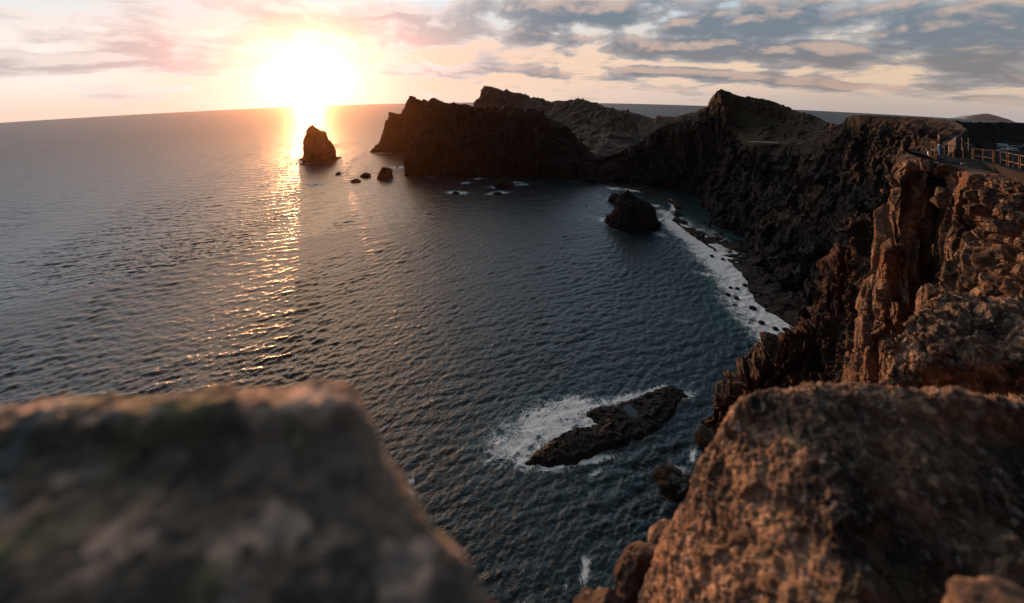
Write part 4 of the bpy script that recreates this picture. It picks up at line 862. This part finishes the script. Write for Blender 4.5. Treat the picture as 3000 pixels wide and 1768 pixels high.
# ---------------------------------------------------------------- vehicles in the car park
M_GLASS = plain('car_glass', (.02, .025, .03), .08, .6, n=.1); M_TYRE = plain('tyre', (.015, .015, .015), .9, .1); M_RIM = plain('wheel_rim', (.35, .35, .36), .35, .5, metal=.8)
M_HEAD = plain('lamp_glass', (.75, .73, .68), .1, .6); M_TAIL = plain('tail_lamp', (.45, .02, .015), .25, .5)
def car_mat(n, c): return plain('car_paint_' + n, c, .3, .5, n=.04)
def loft_car(name, secs, mat, parent):          # side profile in x,z with half widths, closed
    Vv = []; 
    for x, z0, z1, wb, wt in secs:
        Vv.append([(x, -wb * .96, z0), (x, -wb, z0 + (z1 - z0) * .45), (x, -wt, z1 - .05), (x, -wt * .85, z1), (x, wt * .85, z1), (x, wt, z1 - .05), (x, wb, z0 + (z1 - z0) * .45), (x, wb * .96, z0)])
    A = np.array(Vv); k = A.shape[1]; f = grid_faces(len(A), k, True); v = A.reshape(-1, 3)
    bm = bmesh.new(); bv = [bm.verts.new(p) for p in v]
    for q in f: bm.faces.new([bv[i] for i in q])
    bm.faces.new([bv[i] for i in range(k)]); bm.faces.new([bv[len(v) - 1 - i] for i in range(k)])
    bmesh.ops.recalc_face_normals(bm, faces=bm.faces[:]); return bm_obj(name, bm, mat, parent)
def wheel(parent, x, y, r=.31):
    bm = bmesh.new(); bmesh.ops.create_cone(bm, cap_ends=True, segments=20, radius1=r, radius2=r, depth=.2)
    for v in bm.verts: v.co = Vector((v.co.x, v.co.z, v.co.y))
    w_ = bm_obj('wheel', bm, M_TYRE, parent, .02, (x, y, r))
    bm = bmesh.new(); bmesh.ops.create_cone(bm, cap_ends=True, segments=14, radius1=r * .62, radius2=r * .5, depth=.05)
    for v in bm.verts: v.co = Vector((v.co.x, (v.co.z + .1) * (1 if y > 0 else -1), v.co.y))
    bm_obj('rim', bm, M_RIM, w_)
def make_car(paint, label, p, rz, kind='hatch', cat='car', name='parked_car'):
    root = thing(name, p, label, cat, 'vehicles in the car park', rz)
    if kind == 'van':
        loft_car('body', [(-2.5, .35, 2.15, .92, .86), (-2.4, .28, 2.3, .95, .88), (1.0, .28, 2.32, .95, .88), (1.35, .28, 2.2, .95, .84), (1.95, .28, 1.35, .95, .86), (2.45, .3, 1.1, .92, .82), (2.55, .4, .9, .86, .8)], paint, root)
        for sy in (1, -1): beam('side_window', np.array([.55, sy * .915, 1.72]), np.array([1.35, sy * .905, 1.66]), .02, .5, M_GLASS, root)
        mesh_np('windscreen', [(1.40, -.76, 2.12), (1.40, .76, 2.12), (1.96, .80, 1.40), (1.96, -.80, 1.40)], [(0, 1, 2, 3)], M_GLASS, root, False)
        ax, xf, xr, zl = 1.62, 2.53, -2.5, .85
    else:
        hi = .16 if kind == 'suv' else 0
        loft_car('body', [(-2.05, .42, .80, .76, .70), (-1.98, .26, .95, .84, .76), (-1.2, .22, 1.0 + hi * .5, .87, .80), (.7, .22, .98 + hi * .5, .87, .80), (1.3, .22, .90 + hi * .5, .87, .78), (1.95, .26, .76 + hi * .4, .84, .72), (2.08, .4, .62, .76, .66)], paint, root)
        back_x = -1.95 if kind in ('hatch', 'suv') else -1.6
        loft_car('cabin', [(back_x, .93, 1.0 + hi * .5, .78, .74), (back_x + .35, .93, 1.40 + hi, .78, .60), (-.6, .93, 1.48 + hi, .79, .62), (.25, .93, 1.44 + hi, .79, .62), (1.05, .90, .97 + hi * .5, .78, .72)], M_GLASS, root)
        loft_car('roof', [(back_x + .32, 1.38 + hi, 1.42 + hi, .61, .60), (-.6, 1.46 + hi, 1.51 + hi, .64, .62), (.3, 1.42 + hi, 1.46 + hi, .63, .61)], paint, root)
        ax, xf, xr, zl = 1.3, 2.02, -2.03, .66
    for sx in (1, -1):
        for sy in (1, -1): wheel(root, sx * ax, sy * .80)
    for sy in (1, -1):
        bm = bmesh.new(); box_bm(bm, (xf - .02, sy * .58, zl), (.10, .34, .14)); bm_obj('headlight', bm, M_HEAD, root, .02)
        bm = bmesh.new(); box_bm(bm, (xr + .02, sy * .60, zl + .14), (.08, .22, .18)); bm_obj('tail_light', bm, M_TAIL, root, .02)
    return root
Pw, Ps, Pr, Pb, Po, Pg = car_mat('white', (.72, .72, .73)), car_mat('silver', (.42, .43, .45)), car_mat('red', (.20, .02, .02)), car_mat('dark_blue', (.03, .04, .06)), car_mat('cream', (.62, .50, .38)), car_mat('grey', (.20, .21, .22))
def gz(px, py, D): return at(px, py, D)
for paint, lb, px, py, D, rz, kd in (
    (Pw, 'white box-sided van, tallest vehicle in the car park', 2932, 435, 205, 168, 'van'),
    (Ps, 'pale car side-on nearest the railing in the car park', 2934, 446, 186, 178, 'hatch'),
    (Pw, 'white-roofed car end-on to the right of the pale one', 2966, 443.5, 188, 150, 'hatch'),
    (Pg, 'grey tall car just behind the white-roofed one', 2965, 437, 200, 160, 'suv'),
    (Pr, 'dark red car between the pale car and the white-roofed car', 2951, 441.5, 194, 170, 'hatch'),
    (Pb, 'dark car with red tail lights at the far right of the car park', 2983, 438, 200, 75, 'suv'),
    (Ps, 'silver car cut by the right edge of the picture', 2999, 434, 208, 175, 'hatch'),
    (Po, 'cream car catching orange light, left of the van', 2857, 431, 205, 185, 'hatch'),
    (Pw, 'white car next to the cream one catching orange light', 2867, 433, 203, 10, 'hatch'),
    (Pg, 'grey car with a pale roof right of the cream and white pair', 2880, 433, 208, 175, 'hatch'),
    (Ps, 'silver car alone behind the two thin poles', 2829, 429, 190, 172, 'hatch')):
    make_car(paint, lb, at(px, py, D), R_(rz), kd, 'van' if kd == 'van' else 'car', 'parked_van' if kd == 'van' else 'parked_car')

# ---------------------------------------------------------------- the sea air
hz, nt, b = new_mat('sea_air'); nt.nodes.remove(b)
pv = nt.nodes.new('ShaderNodeVolumePrincipled'); pv.inputs['Color'].default_value = (.95, .53, .25, 1); pv.inputs['Density'].default_value = 1.75e-5; pv.inputs['Anisotropy'].default_value = .90
nt.links.new(pv.outputs[0], [n for n in nt.nodes if n.type == 'OUTPUT_MATERIAL'][0].inputs['Volume'])
bm = bmesh.new(); box_bm(bm, (0, 0, 0), (19000, 8200, 4000))
hb = tag(bm_obj('haze', bm, hz), kind='stuff'); hb.rotation_euler = (0, 0, R_(90 - 51.5))
hb.location = (8300 * math.sin(R_(51.5)), 8300 * math.cos(R_(51.5)), CAM_H + 320 - 2000)
